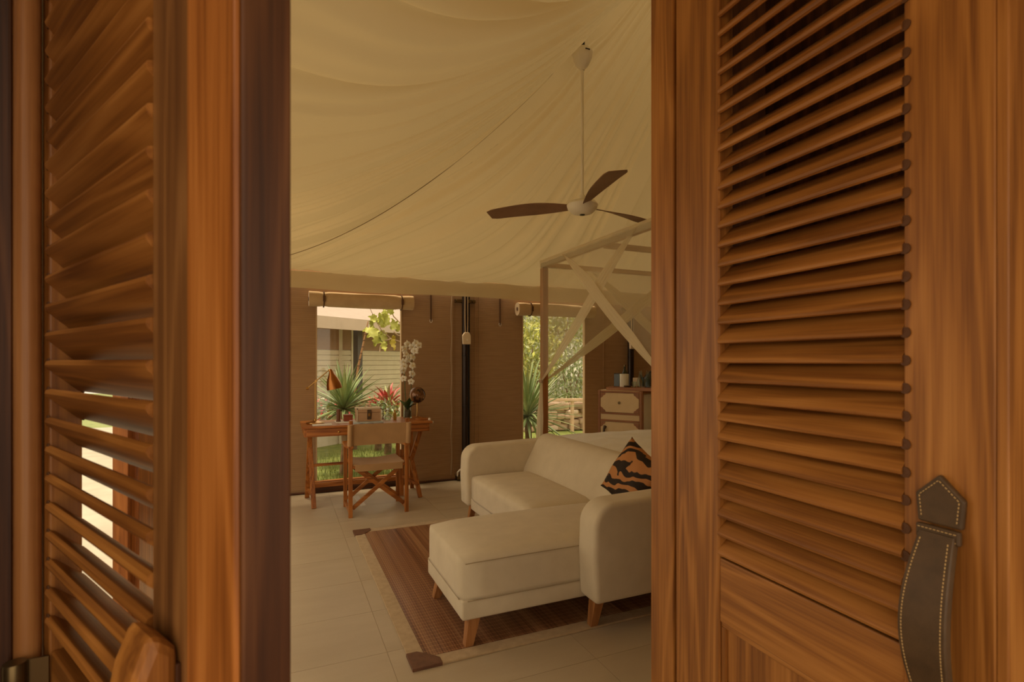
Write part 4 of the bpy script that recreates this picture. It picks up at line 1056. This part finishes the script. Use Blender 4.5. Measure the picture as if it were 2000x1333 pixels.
# dense hedge closing the garden behind the second window
hd_ = structure(MB().grid(lambda a, b: Vector((3.6+a*12, 18.2+.5*math.sin(a*31)+.4*math.sin(b*17+a*9), GZ+b*4.2)), 60, 20).build('hedge', 'backdrop_hedge', smooth=True))
# fence rail and stones
ra, rb_ = onY(1060, 782, 9.6), onY(1175, 783, 9.6)
fr = thing('garden_rail', 'pale wooden garden rail in front of the stone wall', 'fence', ((ra.x+rb_.x)/2, 9.6, GZ))
MB().bar(ra, rb_+Vector((.8, 0, 0)), .05, .06).build('rail', 'rail_wood', fr, bevel=.008)
for x in (ra.x+.05, (ra.x+rb_.x)/2, rb_.x+.6): MB().span((x-.03, 9.6, GZ), (x+.03, 9.66, ra.z-.0)).build('post', 'rail_wood', fr, bevel=.006)
sw = thing('stone_wall', 'low rough brown stone wall behind the rail', 'wall', (ra.x+.6, 10.0, GZ))
zz = GZ
for r in range(5):
    x = ra.x-.2+random.uniform(-.1, 0); h = random.uniform(.10, .18)
    while x < rb_.x+.8:
        w = random.uniform(.12, .42); hh = h*random.uniform(.8, 1.15)
        bmx = MB(); bmx.box((x+w/2, 10.0+random.uniform(-.06, .06), zz+hh/2), (w, .30, hh), Euler((random.uniform(-.1, .1), random.uniform(-.10, .10), random.uniform(-.2, .2))).to_matrix()); bmx.build('stone', random.choice(['stone', 'stone', 'stone_dark', 'stone_pale']), sw, bevel=.035, seg=2, smooth=True); x += w*.92
    zz += h*.92
# grass blades near the windows
R = random.Random(5); mb = MB()
for k in range(15000):
    Y = 6.1+R.random()**1.6*2.9; X = R.uniform(-.05, .9)*Y*.5+R.uniform(-.3, 1.6)
    if (X-1.27)*.592-(Y-9.9)*.806 < .75: continue
    a = R.uniform(0, 2*PI); h = R.uniform(.05, .13); w = .006; dx, dy = math.cos(a)*w, math.sin(a)*w; lx_, ly_ = R.uniform(-.04, .04), R.uniform(-.04, .04)
    mb.add([(X-dx, Y-dy, GZ-.02), (X+dx, Y+dy, GZ-.02), (X+lx_, Y+ly_, GZ+h)], [(0, 1, 2)])
g = mb.build('lawn_grass', 'grass'); tag(g, 'short bright green grass of the lawn outside', 'grass', kind='stuff')
# bamboo pole leaning outside
pa, pb = onY(700, 715, 8.45), onY(719, 628, 8.45)
bp = thing('bamboo_stake', 'thin dark bamboo stake leaning upward behind the yucca', 'stake', (pa.x-.18, 8.45, GZ))
MB().tube([(pa.x-.18, 8.45, GZ), pa, pb], [.018, .017, .008], 8).build('cane', 'bamboo', bp, smooth=True)
for k in range(7):
    q = pa.lerp(pb, k/7); MB().lathe([(.017, -.006), (.021, -.003), (.021, .003), (.017, .006)], q, 8).build('node', 'strap', bp, smooth=True)
# branch with big lobed leaves
br = thing('fig_branch', 'branch with large yellow green leaves hanging beside the neighbouring roof', 'tree', onY(800, 700, 7.6)*1.0)
BYY = 7.6
def bp_(u, v): return onY(u, v, BYY)
for pts in ([(800, 672), (785, 668), (765, 662), (745, 645), (732, 625), (720, 600)], [(765, 662), (752, 666), (744, 676), (742, 688)], [(800, 645), (784, 632), (770, 618), (762, 600)], [(800, 660), (778, 655), (770, 648)]):
    MB().tube([bp_(*q)+Vector((0, .05*math.sin(i), 0)) for i, q in enumerate(pts)], [.012-.0015*i for i in range(len(pts))], 6).build('twig', 'twig', br, smooth=True)
def lobed(seed):
    R = random.Random(seed); mb = MB(); L = .26; prof = []
    n = 14
    vs = [(0, 0, 0)]; 
    left = []; right = []
    for i in range(n+1):
        f = i/n; w = .075*math.sin(PI*f**.75)**.8*(1+.28*math.sin(f*22)); z = -.05*f*f
        left.append((-w, L*f, z+.02*math.sin(f*9))); right.append((w, L*f, z+.02*math.sin(f*9+.6)))
    vs = []
    for i in range(n+1): vs += [left[i], (0, L*i/n, -.05*(i/n)**2-.008), right[i]]
    fs = []
    for i in range(n): k = i*3; fs += [(k, k+1, k+4, k+3), (k+1, k+2, k+5, k+4)]
    return mb.add(vs, fs)
fms = []
for k in range(3):
    me = lobed(k).mesh('leaf', smooth=True); me.materials.append(MATS[['leaf_fig', 'leaf_fig', 'leaf_yellow'][k]]); fms.append(me)
bL = ROOT[br.name].inverted()
leaves = [(745, 645, 205, 0, 1.2), (742, 650, 160, 0, 1.1), (750, 650, 185, 1, 1.1), (738, 645, 120, 0, 1.1), (735, 640, 100, 1, 1), (765, 662, 195, 2, .9), (770, 655, 170, 2, .8), (752, 640, 20, 0, 1.2), (748, 635, -15, 1, 1.1), (758, 636, 35, 0, 1.0), (760, 645, -40, 1, .9), (772, 648, -35, 0, .8), (775, 640, 20, 1, .8), (730, 622, 170, 1, .7), (726, 615, -150, 0, .7), (745, 668, 190, 0, .8), (738, 655, 215, 1, .9), (755, 625, 10, 0, 1), (765, 615, 40, 1, .9), (742, 628, 60, 0, .9)]
for u, v, an, k, s in leaves:
    p = bp_(u, v); Mx = Matrix.Translation(p+Vector((0, R.uniform(-.12, .12), 0))) @ Matrix.Rotation(math.radians(-an), 4, 'Y') @ Matrix.Rotation(PI/2+R.uniform(-.5, .5), 4, 'X') @ Matrix.Rotation(R.uniform(-.8, .8), 4, 'Y') @ Matrix.Scale(s*.72, 4)
    inst(fms[k], 'leaf', br, bL @ Mx)
# neighbouring tent lodge
NB = Vector((1.27, 9.9)); nd = Vector((.806, .592)); nn_ = Vector((.592, -.806))   # along facade, outward
nb = thing('neighbour_lodge', 'neighbouring tent lodge with pale roof, brown band and cream walls', 'building', (NB.x, NB.y, GZ), math.atan2(nd.y, nd.x))
def nbp(a, b, name, m, par=None): return MB().span(a, b).build(name, m, par or nb, local=True)
Z = lambda z: z-GZ
nbp((-3, .02, 0), (2.6, .3, Z(1.56)), 'wall', 'outer_cream')
nbp((-3, .0, Z(1.56)), (2.6, .3, Z(1.95)), 'brown_band', 'outer_brown')
for k in range(16): nbp((-3, .0, Z(.12+k*.09)), (2.6, .019, Z(.12+k*.09+.078)), 'board', 'outer_cream')
for x in (-2.6, -.25, 2.3): 
    nbp((x-.055, -.35, 0), (x+.055, -.24, Z(1.93)), 'post', 'outer_post')
    for q in (-.16, .12): nbp((x+q, -.015, 0), (x+q+.07, .0, Z(1.94)), 'batten', 'outer_cream')
nbp((-3.3, -.62, Z(1.87)), (2.9, -.58, Z(2.06)), 'fascia', 'outer_fascia')
mb = MB(); mb.add([(-3.3, -.60, Z(2.06)), (2.9, -.60, Z(2.06)), (2.9, 2.6, Z(3.4)), (-3.3, 2.6, Z(3.4))]+[(-3.3, -.60, Z(2.02)), (2.9, -.60, Z(2.02)), (2.9, 2.6, Z(3.36)), (-3.3, 2.6, Z(3.36))], [(0, 1, 2, 3), (7, 6, 5, 4), (0, 4, 5, 1), (1, 5, 6, 2), (2, 6, 7, 3), (3, 7, 4, 0)])
mb.build('roof', 'outer_roof', nb, local=True)
